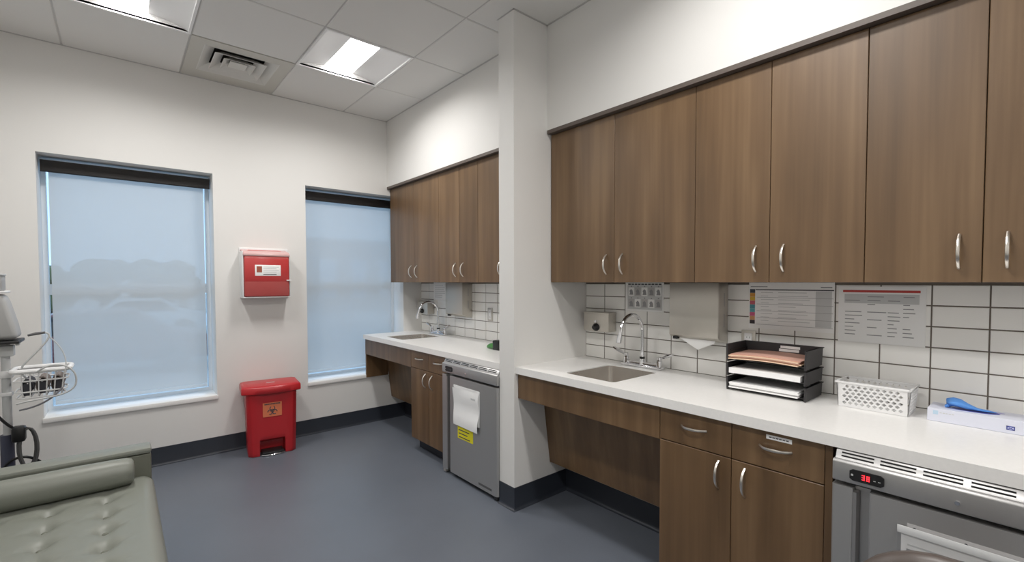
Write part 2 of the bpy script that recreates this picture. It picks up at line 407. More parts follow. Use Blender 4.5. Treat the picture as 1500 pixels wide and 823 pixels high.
def troffer(i, j, label):
    x1, x0, y1, y0 = GX[i], GX[i+1], GY[j], GY[j+1]; cx_, cy_ = (x0+x1)/2, (y0+y1)/2
    t = thing('ceiling_light', label, 'ceiling light', (cx_, cy_, H), 'recessed square ceiling lights')
    m = MB(); fr = .018
    for a in ((x0+.004, x0+fr, y0+.004, y1-.004), (x1-fr, x1-.004, y0+.004, y1-.004), (x0+fr, x1-fr, y0+.004, y0+fr), (x0+fr, x1-fr, y1-fr, y1-.004)): m.box(*a, H-.006, H+.012)
    part('frame', m, PAN, t, smooth=False)
    lw = .105
    for sgn, xa in ((-1, x0+fr), (1, x1-fr)):
        xb = cx_+sgn*lw; ringA = []
        for k in range(9):
            u = k/8; ringA.append((xa+(xb-xa)*u, H+.004+.042*math.sin(u*math.pi*.5)))
        m = MB(); m.loft([[Vector((p[0], y, p[1])) for p in ringA]+[Vector((p[0], y, p[1]+.004)) for p in reversed(ringA)] for y in (y0+fr, y1-fr)])
        part('reflector_pan', m, PAN, t, angle=60)
    for ya, yb in ((y0+fr-.004, y0+fr), (y1-fr, y1-fr+.004)): part('end_plate', MB().box(x0+fr, x1-fr, ya, yb, H+.0, H+.10), PAN, t, smooth=False)
    m = MB(); arc = [(cx_+lw*math.cos(a), H+.046-.006*math.sin(a)) for a in [math.pi*k/4 for k in range(5)]]
    m.loft([[Vector((p[0], y, p[1])) for p in arc] for y in (y0+fr+.002, y1-fr-.002)], cap=False, closed=False)
    part('lens', m, LENS, t, angle=80)
    ld = bpy.data.lights.new('lamp', 'AREA'); ld.shape = 'RECTANGLE'; ld.size = .2; ld.size_y = y1-y0-.05; ld.energy = LAMP_WATTS; ld.spread = R(LAMP_SPREAD); ld.color = (1, .98, .955)
    lo = bpy.data.objects.new('lamp', ld); col.objects.link(lo); lo.parent = t; lo.location = (0, 0, .034)
    part('housing', MB().box(x0+.01, x1-.01, y0+.01, y1-.01, H+.10, H+.12), PAN, t, smooth=False)
for (i, j), lb in {(1, 1): 'lit square ceiling light just above the far cabinets, right of the air vent', (3, 1): 'lit square ceiling light cut by top edge, left of the air vent',
                   (1, 5): 'square ceiling light above the near counter', (3, 5): 'square ceiling light above the grey sofa', (1, 9): 'square ceiling light behind the camera by the counter', (3, 9): 'square ceiling light behind the camera on the left'}.items():
    troffer(i, j, lb)

# air diffuser
mat('blade_enamel', (.66, .65, .62), .5)
x1, x0, y1, y0 = GX[2], GX[3], GY[0], GY[1]; y1 = -.085; vcx, vcy = (x0+x1)/2, (y0+y1)/2
t = thing('air_vent', 'square louvred ceiling air vent with nested square blades', 'vent', (vcx, vcy, H))
m = MB(); a, b = .232, .318
m.box(x0+.004, x1-.004, y1, 0, H-.001, H+.01)
m.box(x0+.004, vcx-a, y0+.004, y1, H-.003, H+.01); m.box(vcx+a, x1-.004, y0+.004, y1, H-.003, H+.01)
m.box(vcx-a, vcx+a, y0+.004, vcy-a, H-.003, H+.01); m.box(vcx-a, vcx+a, vcy+a, y1, H-.003, H+.01)
part('face_plate', m, VENT, t, smooth=False)
for k, (ro, ri, zo, zi) in enumerate(((.228, .160, -.004, .040), (.158, .098, -.006, .036), (.096, .050, -.007, .030))):
    m = MB(); sq = lambda r, z: [(vcx-r, vcy-r, H+z), (vcx+r, vcy-r, H+z), (vcx+r, vcy+r, H+z), (vcx-r, vcy+r, H+z)]
    m.loft([sq(ro, zo), sq(ro+.006, zo), sq(ri+.003, zi), sq(ri, zi), sq(ro, zo)], cap=False)
    part('louvre_blade', m, MATS['blade_enamel'], t, smooth=False)
part('centre_plate', MB().box(vcx-.055, vcx+.055, vcy-.055, vcy+.055, H+.0, H+.006), mat('blade_enamel', (.64, .63, .60), .5) if 'blade_enamel' not in MATS else MATS['blade_enamel'], t, smooth=False)
m = MB(); m.loft([[(vcx-.24, vcy-.24, H+.01), (vcx+.24, vcy-.24, H+.01), (vcx+.24, vcy+.24, H+.01), (vcx-.24, vcy+.24, H+.01)], [(vcx-.24, vcy-.24, H+.2), (vcx+.24, vcy-.24, H+.2), (vcx+.24, vcy+.24, H+.2), (vcx-.24, vcy+.24, H+.2)]], cap=False)
m.box(vcx-.24, vcx+.24, vcy-.24, vcy+.24, H+.2, H+.21); part('duct', m, mat('duct_grey', (.12, .118, .11), .8), t, smooth=False)

# ------------------------------------------------------------------ windows, sills, shades
def window(n, xs, mull):
    x0, x1 = xs; yg = .262; f = .026
    m = MB()
    for a in ((x0, x0+f, WB, WT), (x1-f, x1, WB, WT), (x0+f, x1-f, WB, WB+f), (x0+f, x1-f, WT-f, WT), (x0+f, x1-f, mull-.038, mull+.038)): m.box(a[0], a[1], yg-.02, yg+.03, a[2], a[3])
    o = struct('window_%d' % n, m, FRAMEM, smooth=False)
    part('pane', MB().box(x0+f, x1-f, yg, yg+.006, WB+f, mull-.038), GLASS, o, smooth=False)
    part('pane', MB().box(x0+f, x1-f, yg, yg+.006, mull+.038, WT-f), GLASS, o, smooth=False)
    m = MB(); m.box(x0-.006, x1+.006, -.014, 0, WB-.034, WB); m.box(x0, x1, 0, .242, WB-.034, WB)
    part('window_sill', m, QUARTZ, o, bevel=.003)
window(1, W1, 1.34); window(2, W2, 1.355)
def shade(xs, gl, gr, zbot, label):
    x0, x1 = xs; ys = .160; cx_ = (x0+x1)/2
    t = thing('roller_shade', label, 'window shade', (cx_, ys, WT), 'roller shades in the windows')
    m = MB(); m.prism([(.12, WT-.026), (.12, WT-.101), (.126, WT-.107), (.134, WT-.107), (.134, WT-.036), (.2, WT-.036), (.2, WT-.026)], 'x', x0+.009, x1-.006)
    part('fascia', m, BRONZE, t, smooth=False, label='dark bronze headbox')
    part('roller', MB().tube([(x0+.03, .166, WT-.07), (x1-.03, .166, WT-.07)], .024, 14), FABRIC, t)
    part('fabric', MB().box(x0+gl, x1-gr, ys, ys+.0008, zbot+.028, WT-.055), FABRIC, t, smooth=False)
    part('hem_bar', MB().box(x0+gl, x1-gr, ys-.004, ys+.005, zbot, zbot+.026), FABRIC, t, bevel=.002)
shade(W1, .046, .046, .528, 'translucent grey roller shade in the larger left window behind the cart')
shade(W2, .04, .068, .532, 'translucent grey roller shade in the right window beside the far sink')
# ------------------------------------------------------------------ outside
struct('ground', MB().box(-60, 60, .32, 90, -.8, -.6), ASPH, smooth=False)
def tree(x, y, h, wd, label, seed):
    rnd = random.Random(seed)
    t = thing('tree', label, 'tree', (x, y, -.6), 'trees beyond the parking lot')
    part('trunk', MB().tube([(x, y, -.6), (x+.1, y, h*.4), (x, y, h*.75)], [.28, .22, .1], 7), BARK, t)
    m = MB()
    for k in range(9):
        a = rnd.uniform(0, 6.28); q = rnd.uniform(0, .55)*wd; r = wd*rnd.uniform(.35, .6)
        m.ball((x+q*math.cos(a), y+q*math.sin(a)*.6, -.6+(h+.6)*rnd.uniform(.38, .8)), r, r*.8, (h+.6)*rnd.uniform(.16, .24), 10, 7)
    for p in m.v: p += Vector((rnd.uniform(-.12, .12), rnd.uniform(-.12, .12), rnd.uniform(-.12, .12)))
    part('crown', m, LEAF, t)
ft = 'of the nearer trees beyond the left window'; bt = 'of the farther trees beyond the left window'
for k, (x, y, h, q) in enumerate(((-9.4, 30, 2.2, 'leftmost '+ft), (-5.3, 30, 2.45, 'second from left '+ft), (-1.2, 30, 2.62, 'third from left '+ft), (2.9, 30, 2.5, 'rightmost '+ft),
                                  (-7.4, 36, 2.75, 'leftmost '+bt), (-3.2, 36, 2.9, 'middle one '+bt), (1.0, 36, 3.05, 'rightmost '+bt))): tree(x, y, h, 1.75, q, k)
def car(x, y, m_, label):
    t = thing('car', label, 'car', (x, y, -.6), 'cars in the parking lot')
    prof = [(-2.1, .35), (-2.1, .75), (-1.9, .85), (-1.1, .92), (-.6, 1.38), (.7, 1.4), (1.35, .95), (2.0, .82), (2.12, .55), (2.1, .3)]
    part('body', MB().prism([(x+p[0], -.6+p[1]) for p in prof], 'y', y-.85, y+.85), m_, t, bevel=.08)
    part('side_glass', MB().prism([(x-.95, .35), (x-.55, .72), (x+.62, .74), (x+1.1, .36)], 'y', y-.87, y-.84), BLACK, t)
    for dx in (-1.3, 1.3):
        for dy in (-.78, .78): part('wheel', MB().lathe([(.15, -.1), (.31, -.1), (.33, 0), (.31, .1), (.15, .1)], (x+dx, y+dy, -.27), 'y', 14), TYRE, t)
car(-1.9, 17.5, CARW, 'pale car parked beyond the left window'); car(-2.9, 9.0, CARR, 'dark red car parked close beyond the left window')
t = thing('brick_building', 'pale brick building with tall windows beyond the right window', 'building', (10.5, 30, -.6))
part('wall', MB().box(5.2, 18, 27, 34, -.6, 4.0), BRICK, t, smooth=False)
part('parapet', MB().box(5.1, 18.1, 26.9, 34.1, 4.0, 4.3), GREYP, t, smooth=False)
for k in range(6):
    x = 5.6+k*2.05
    f = part('window', MB().box(x, x+1.1, 26.94, 27.02, .3, 2.9), FRAMEM, t, smooth=False)
    part('pane', MB().box(x+.08, x+1.02, 26.92, 26.95, .4, 2.8), BOXB, f, smooth=False)

# ------------------------------------------------------------------ joinery
def bow(mb, c, axis, L=.112, out=.030, r=.0052):
    # arched bar pull centred at c (on the door face), projecting to -x
    c = Vector(c); d = Vector((0, 0, 1)) if axis == 'z' else Vector((0, 1, 0)); o = Vector((-1, 0, 0)); pts = []; rs = []
    for k in range(15):
        u = -1+2*k/14; pts.append(c+d*(u*L/2)+o*(out*(1-abs(u)**2.6)-.001)); rs.append(r*(1.15-.25*abs(u)))
    return mb.tube(pts, rs, 8, flat=.75, up=(-1, 0, 0))
def door(parent, ya, yb, z0, z1, xf, hy=None, hz=None, axis='z', name='door', th=.019):
    d = part(name, MB().box(xf, xf+th, yb+.0012, ya-.0012, z0, z1), WOOD, parent, bevel=.0015, seg=1)
    if hy is not None:
        part('handle', bow(MB(), (xf, hy, hz), axis), NICKEL, d, label='satin nickel bow handle')
    return d
def upper(ya, ys, yb, label, group='upper wall cabinets'):
    t = thing('wall_cabinet', label, 'cabinet', (XC/2, (ya+yb)/2, ZB), group)
    part('body', MB().box(XC+.021, -.001, yb+.001, ya-.001, ZB, ZTB), CARC, t, smooth=False)
    hz = 1.4865
    if ys is None: door(t, ya, yb, ZB-.002, ZTB-.003, XC)
    else:
        door(t, ya, ys, ZB-.002, ZTB-.003, XC, ys+.055, hz); door(t, ys, yb, ZB-.002, ZTB-.003, XC, ys-.055, hz)
    part('filler_strip', MB().box(XB-.004, -.001, yb, ya, ZTB, ZT), TRIMM, t, smooth=False)
G1, G2 = 'upper cabinets over the near counter', 'upper cabinets over the far counter'
upper(YW1-.006, -2.786, -3.26, 'wide walnut upper cabinet against the wing wall, above the near sink', G1)
upper(-3.26, -3.596, -3.927, 'walnut upper cabinet above the black letter trays', G1)
upper(-3.927, -4.236, -4.56, 'walnut upper cabinet at right edge, above the glove box', G1)
upper(-.004, -.49, -.93, 'walnut upper cabinet touching the right window, above the far sink', G2)
upper(-.93, -1.245, -1.50, 'middle walnut upper cabinet of the far run', G2)
upper(-1.50, -1.835, YW2+.006, 'walnut upper cabinet of the far run half hidden by the wing wall', G2)

def base_cab(ya, ys, yb, fill, label, tagplate):
    t = thing('base_cabinet', label, 'cabinet', (XD/2, (ya+yb)/2, 0), 'base cabinets with two drawers and two doors')
    part('body', MB().box(XD+.021, -.02, yb+.001, ya-.001, .1, ZCB-.001), CARC, t, smooth=False)
    part('side_panel', MB().box(XD+.021, -.02, ya-.019, ya, .1, ZCB-.001), WOOD, t, smooth=False)
    part('toe_kick', MB().box(XD+.075, -.02, yb+.001, ya-.001, 0, .1), BASE, t, smooth=False)
    if fill: part('filler_strip', MB().box(XD+.002, XD+.021, yb, yb+fill, .1, ZCB-.003), WOOD, t, smooth=False)
    ye = yb+fill
    for a, b, s in ((ya, ys, 1), (ys, ye, -1)):
        d = door(t, a, b, .688, ZCB-.004, XD, (a+b)/2, .7695, 'y', 'drawer')
        if tagplate and s == -1:
            p = part('label_plate', MB().box(XD-.0015, XD, -3.787, -3.700, .801, .817), PAPER, d, smooth=False, label='white printed label')
            m = MB(); [m.box(XD-.0019, XD-.0015, -3.71-.0115*k-.009, -3.71-.0115*k, .807, .811) for k in range(6)]
            p2 = part('label_print', m, INKD, d, smooth=False)
        door(t, a, b, .102, .684, XD, ys+s*.052, .606)
base_cab(-3.252, -3.571, -3.912, .022, 'walnut base cabinet between the near knee space and the near fridge', True)
base_cab(-.934, -1.222, -1.494, 0, 'walnut base cabinet left of the far fridge', False)

def sink_front(ya, yb, label, end_panel):
    t = thing('sink_surround', label, 'cabinet', (-.4, (ya+yb)/2, .45), 'open knee space fronts under the sinks')
    part('apron', MB().box(XD, XD+.02, yb, ya, .683, ZCB-.002), WOOD, t, smooth=False)
    m = MB(); m.prism([(-.413, .668), (-.352, .222), (-.199, .150), (-.199, .165), (-.338, .232), (-.397, .668)], 'y', yb, ya)
    part('knee_panel', m, WOOD, t, smooth=False)
    part('rail', MB().box(XD+.02, -.412, yb, yb+.018, .69, ZCB-.002), WOOD, t, smooth=False)
    if end_panel: part('end_panel', MB().box(XD+.001, -.395, -.021, -.003, .452, ZCB-.002), WOOD, t, smooth=False)
sink_front(YW1-.002, -3.251, 'walnut apron and sloping knee panel under the near sink', False)
sink_front(-.002, -.933, 'walnut apron and sloping knee panel under the far sink', True)

# ------------------------------------------------------------------ worktops with undermount sinks
def worktop(ya, yb, sk, label):
    sx0, sx1, sy0, sy1 = sk; inner = rrect(sx0, sx1, sy0, sy1, .028)
    outer = [(XF, yb), (-.001, yb), (-.001, ya), (XF, ya)]
    bm = bmesh.new(); E = []
    for loop in (outer, inner):
        vs_ = [bm.verts.new((p[0], p[1], 0)) for p in loop]; E += [bm.edges.new((vs_[i], vs_[(i+1) % len(vs_)])) for i in range(len(vs_))]
    bmesh.ops.triangle_fill(bm, use_beauty=True, edges=E); bm.verts.ensure_lookup_table(); bm.verts.index_update()
    tris = [tuple(v.index for v in f.verts) for f in bm.faces]; n = len(bm.verts); P = [v.co.copy() for v in bm.verts]; bm.free()
    m = MB(); vs_ = [(p.x, p.y, ZC) for p in P]+[(p.x, p.y, ZCB) for p in P]
    fs = list(tris)+[tuple(i+n for i in reversed(f)) for f in tris]; a = len(outer)
    for s0, ln in ((0, a), (a, len(inner))): fs += [(s0+i, s0+(i+1) % ln, s0+(i+1) % ln+n, s0+i+n) for i in range(ln)]
    m.add(vs_, fs)
    solo('countertop', m, QUARTZ, label, 'countertop', (XF/2, (ya+yb)/2, ZCB), 'white countertops', smooth=False)
    t = thing('sink', 'small undermount stainless sink in the '+('near' if ya < -1 else 'far')+' white countertop', 'sink', ((sx0+sx1)/2, (sy0+sy1)/2, ZCB-.16), 'undermount sinks')
    def ring(d, r, z): return [Vector((p[0], p[1], z)) for p in rrect(sx0-.004+d, sx1+.004-d, sy0-.004+d, sy1+.004-d, r)]
    m = MB(); m.loft([ring(.0045, .027, ZC-.005), ring(.007, .027, ZC-.005), ring(.010, .034, ZCB-.12), ring(.016, .04, ZCB-.142), ring(.030, .04, ZCB-.153), ring(.10, .03, ZCB-.156), ring(.104, .03, ZCB-.16), ring(.012, .045, ZCB-.156), ring(.006, .04, ZCB-.14), ring(.0045, .027, ZC-.005)], cap=False)
    c = ((sx0+sx1)/2, (sy0+sy1)/2)
    rb = ring(.10, .03, ZCB-.156); m.add(rb, [tuple(range(len(rb)))])
    part('basin', m, BASIN, t, angle=50)
    part('drain', MB().lathe([(.0, .0), (.045, 0), (.045, .003), (.036, .003), (.03, -.001), (0, -.001)], (c[0], c[1], ZCB-.1555)), CHROME, t)
SK1 = (-.552, -.145, -2.942, -2.605); SK2 = (-.548, -.15, -.640, -.30)
worktop(YW1, -4.60, SK1, 'long white countertop in front, carrying trays, basket and glove box')
worktop(0, YW2, SK2, 'white countertop of the far bay beyond the wing wall')

def faucet(yc, label):
    x = -.068; z = ZC
    t = thing('faucet', label, 'faucet', (x, yc, z), 'gooseneck faucets')
    m = MB(); m.tube([(x, yc+.125, z+.022), (x, yc-.125, z+.022)], .011, 10); part('bridge', m, CHROME, t); part('deck_plate', MB().box(x-.028, x+.026, yc-.140, yc+.140, z, z+.013), CHROME, t, bevel=.005)
    for s in (1, -1):
        b = part('valve', MB().lathe([(.0, 0), (.026, 0), (.026, .006), (.017, .012), (.017, .05), (.012, .056), (.012, .072), (0, .072)], (x, yc+s*.115, z), n=16), CHROME, t)
        m = MB(); p = Vector((x, yc+s*.115, z+.06)); q = Vector((x-.008, yc+s*.205, z+.1))
        pts = [p+(q-p)*(k/6) for k in range(7)]; m.tube(pts, [.008, .010, .015, .018, .019, .018, .012], 8, flat=.5, up=(0, -s*.4, 1))
        part('blade_handle', m, CHROME, b)
    m = MB(); m.lathe([(0, 0), (.022, 0), (.022, .01), (.015, .02), (.015, .05), (0, .05)], (x, yc, z), n=16); part('spout_base', m, CHROME, t)
    part('collar', MB().lathe([(0, 0), (.0155, 0), (.0155, .012), (0, .012)], (x, yc, z+.05), n=14), BLACK, t)
    R_ = .107; path = [(x, yc, z+.055), (x, yc, z+.14), (x, yc, z+.215)]+[(x-R_+R_*math.cos(a), yc, z+.215+R_*.98*math.sin(a)) for a in [math.pi*k/14 for k in range(1, 14)]]+[(x-2*R_-.004, yc, z+.215), (x-2*R_-.012, yc, z+.185)]
    part('gooseneck_spout', MB().tube(path, .0105, 12), CHROME, t)
    part('aerator', MB().tube([(x-2*R_-.008, yc, z+.205), (x-2*R_-.018, yc, z+.165)], .0145, 12), CHROME, t)
faucet(-2.785, 'chrome gooseneck faucet with blade handles at the near sink'); faucet(-.455, 'chrome gooseneck faucet with blade handles at the far sink')

def soap(y0, label):
    z0, z1, d, wd = 1.063, 1.182, .080, .208
    t = thing('soap_dispenser', label, 'soap dispenser', (-.04, y0-wd/2, z0), 'steel soap dispensers')
    part('case', MB().box(-d, -.0005, y0-wd, y0, z0, z1), SATIN, t, bevel=.004)
    part('lid', MB().box(-d-.002, -.0005, y0-wd-.002, y0+.002, z1-.004, z1+.006), SATIN, t, bevel=.002)
    yb_ = y0-wd*.52
    b = part('push_valve', MB().lathe([(0, 0), (.026, 0), (.026, .008), (.018, .02), (.012, .03), (0, .03)], (-d, yb_, z0+.028), 'x', 16).rot(math.pi, 'Z', (-d, yb_, z0)), BLACK, t)
    part('valve_stud', MB().lathe([(0, 0), (.009, 0), (.009, .012), (0, .014)], (-d, yb_, z0+.066), 'x', 12).rot(math.pi, 'Z', (-d, yb_, z0)), CHROME, t)
soap(YW1-.05, 'steel soap dispenser beside the near faucet'); soap(-.06, 'steel soap dispenser behind the far faucet')

def towel(ya, yb, label, paper):
    z0, z1, d = 1.058, 1.382, .105
    t = thing('towel_dispenser', label, 'paper towel dispenser', (-d/2, (ya+yb)/2, z0), 'steel towel dispensers')
    m = MB(); m.prism([(-.0005, z0), (-.0005, z1), (-d, z1), (-d, z0+.034), (-d+.010, z0+.026)], 'y', yb, ya)
    part('cabinet', m, SATIN, t, bevel=.003)
    part('front_cover', MB().box(-d-.004, -d, yb+.002, ya-.002, z0+.036, z1), SATIN, t, bevel=.0018)
    part('dark_slot', MB().box(-d+.004, -d+.03, ya-.045, ya-.02, z0+.012, z0+.026), BLACK, t)
    for zz in (z0+.09, z0+.2): part('side_slot', MB().box(-.05, -.042, yb-.0006, yb+.002, zz, zz+.07), STEELD, t)
    part('lock', MB().lathe([(0, 0), (.006, 0), (.006, .003), (0, .003)], (-d-.003, (ya+yb)/2, z1-.008), 'x', 10), CHROME, t)
    if paper:
        m = MB(); yc = yb+.15
        m.loft([[(-.082+k, -3.035, z0+.018), (-.075+k, -3.235, z0+.016), (-.07+k, -3.225, z0+.000), (-.07+k, -3.135, z0-.040), (-.076+k, -3.06, z0+.004)] for k in (0, .0015)])
        solo('paper_towel', m, PAPER, 'white folded paper towel hanging below the near steel dispenser', 'paper towel', (-.07, -3.135, z0-.04), smooth=False)
towel(-2.985, -3.266, 'steel paper towel dispenser right of the near faucet', True); towel(-.655, -.936, 'steel paper towel dispenser on the far tiles', False)

def outlet(ya, yb, z0, z1, label):
    t = thing('wall_outlet', label, 'outlet', (0, (ya+yb)/2, (z0+z1)/2), 'wall outlets on the tiles')
    part('plate', MB().box(-.006, 0, yb, ya, z0, z1), SATIN, t, bevel=.002)
    part('insert', MB().box(-.009, -.006, yb+.016, ya-.016, z0+.014, z1-.014), WHITEP, t, bevel=.001)
    m = MB()
    for zz in ((z0+z1)/2+.018, (z0+z1)/2-.026):
        for dy in (-.006, .006): m.box(-.0094, -.009, (ya+yb)/2+dy-.001, (ya+yb)/2+dy+.001, zz, zz+.009)
    part('socket_slots', m, BLACK, t, smooth=False)
outlet(-3.338, -3.408, 1.022, 1.138, 'white wall outlet behind the black letter trays'); outlet(-1.172, -1.242, 1.048, 1.160, 'steel-edged wall outlet on the far tiles')

# ------------------------------------------------------------------ sheets on the tiles
def lines(m, x, y0, y1, z0, z1, rows, th=.004, seed=1, cols=(0, 1), gap=.0):
    rnd = random.Random(seed); dz = (z0-z1)/rows
    for k in range(rows):
        z = z0-dz*(k+.5); a = y0
        L = (y0-y1)*rnd.uniform(.6, 1)
        m.box(x-.0003, x, a-L, a, z-th/2, z+th/2)
def sheet(name, label, ya, yb, z0, z1):
    t = thing(name, label, 'paper sheet', (-.001, (ya+yb)/2, z0), 'printed sheets taped to the tiles')
    part('sheet', MB().box(-.0016, -.0004, yb, ya, z0, z1), PAPER, t, smooth=False); return t
X1 = -.0016
t = sheet('notice_sheet', 'grey picture notice taped above the near faucet', -2.614, -2.886, 1.205, 1.383)
part('grey_panel', MB().box(X1-.0002, X1, -2.876, -2.630, 1.216, 1.366), INKL, t, smooth=False)
m = MB(); [m.box(X1-.0006, X1-.0002, -2.634-.024*k-.02, -2.634-.024*k, 1.368, 1.376) for k in range(10)]; part('heading', m, INKD, t, smooth=False)
for r_ in range(2):
    for k in range(5):
        yy = -2.636-.048*k; zz = 1.300-r_*.072
        part('picture', MB().box(X1-.0004, X1-.0002, yy-.042, yy, zz, zz+.052), PAPERG if (k+r_) % 2 else PAPER, t, smooth=False)
        m = MB(); m.prism([(yy-.036, zz+.006), (yy-.008, zz+.006), (yy-.012, zz+.02), (yy-.008, zz+.030), (yy-.02, zz+.042), (yy-.03, zz+.034), (yy-.034, zz+.02)], 'x', X1-.0006, X1-.0004)
        part('picture_print', m, INK, t, smooth=False)
        part('step_number', MB().box(X1-.0006, X1-.0004, yy-.027, yy-.018, zz+.055, zz+.062), INK, t, smooth=False)
t = sheet('chart_sheet', 'wide table sheet with a multicoloured strip down its left edge', -3.372, -3.744, 1.152, 1.383)
m = MB(); m.box(X1-.0004, X1, -3.742, -3.404, 1.344, 1.349); part('header_rule', m, INKD, t, smooth=False)
part('heading', MB().box(X1-.0004, X1, -3.46, -3.38, 1.360, 1.364), INK, t, smooth=False); part('heading', MB().box(X1-.0004, X1, -3.735, -3.69, 1.357, 1.362), INK, t, smooth=False)
stripc = [(0.06, .075, .10), (.62, .30, .06), (.66, .42, .05), (.55, .12, .16), (.08, .30, .36), (.12, .40, .45), (.62, .12, .25), (.66, .34, .16), (.05, .04, .05)]
for k, c in enumerate(stripc):
    h = .176/9; z = 1.350-h*(k+1)
    part('colour_block', MB().box(X1-.0004, X1, -3.402, -3.377, z, z+h*.97), mat('strip_colour_%d' % k, c, .7), t, smooth=False)
part('table_tint', MB().box(X1-.0002, X1, -3.744+.01, -3.67, 1.175, 1.342), INKL, t, smooth=False)
m = MB()
for k in range(9):
    z = 1.332-.0175*k; rnd = random.Random(k)
    for a, b in ((-3.43, -3.49), (-3.51, -3.65)): m.box(X1-.0004, X1, a-(a-b)*rnd.uniform(.5, 1), a, z, z+.003)
part('printed_lines', m, INKL, t, smooth=False)
m = MB(); [m.box(X1-.0004, X1, -3.74, -3.41, 1.172+.034*k, 1.1735+.034*k) for k in range(5)]; part('table_rules', m, INK, t, smooth=False)
t = sheet('chart_sheet', 'table sheet with a red header bar above the white basket', -3.760, -4.056, 1.122, 1.3655)
part('header_bar', MB().box(X1-.0004, X1, -4.038, -3.776, 1.340, 1.350), mat('red_print', (.52, .07, .06), .7), t, smooth=False, label='red header bar')
part('table_tint', MB().box(X1-.0002, X1, -4.035, -3.782, 1.293, 1.333), INKL, t, smooth=False)
m = MB()
for k in range(11):
    z = 1.320-.0165*k; rnd = random.Random(k+20)
    for a, b in ((-3.785, -3.85), (-3.865, -3.93), (-3.935, -3.98), (-3.985, -4.03)):
        if rnd.random() < .75: m.box(X1-.0004, X1, a-(a-b)*rnd.uniform(.4, 1), a, z, z+.0035)
part('printed_lines', m, INK, t, smooth=False)
t = sheet('notice_sheet', 'small white notice half behind the far steel towel dispenser', -.262, -.53, 1.205, 1.383)
m = MB(); lines(m, X1, -.285, -.51, 1.365, 1.225, 7, .006, 3); part('printed_lines', m, INKL, t, smooth=False)

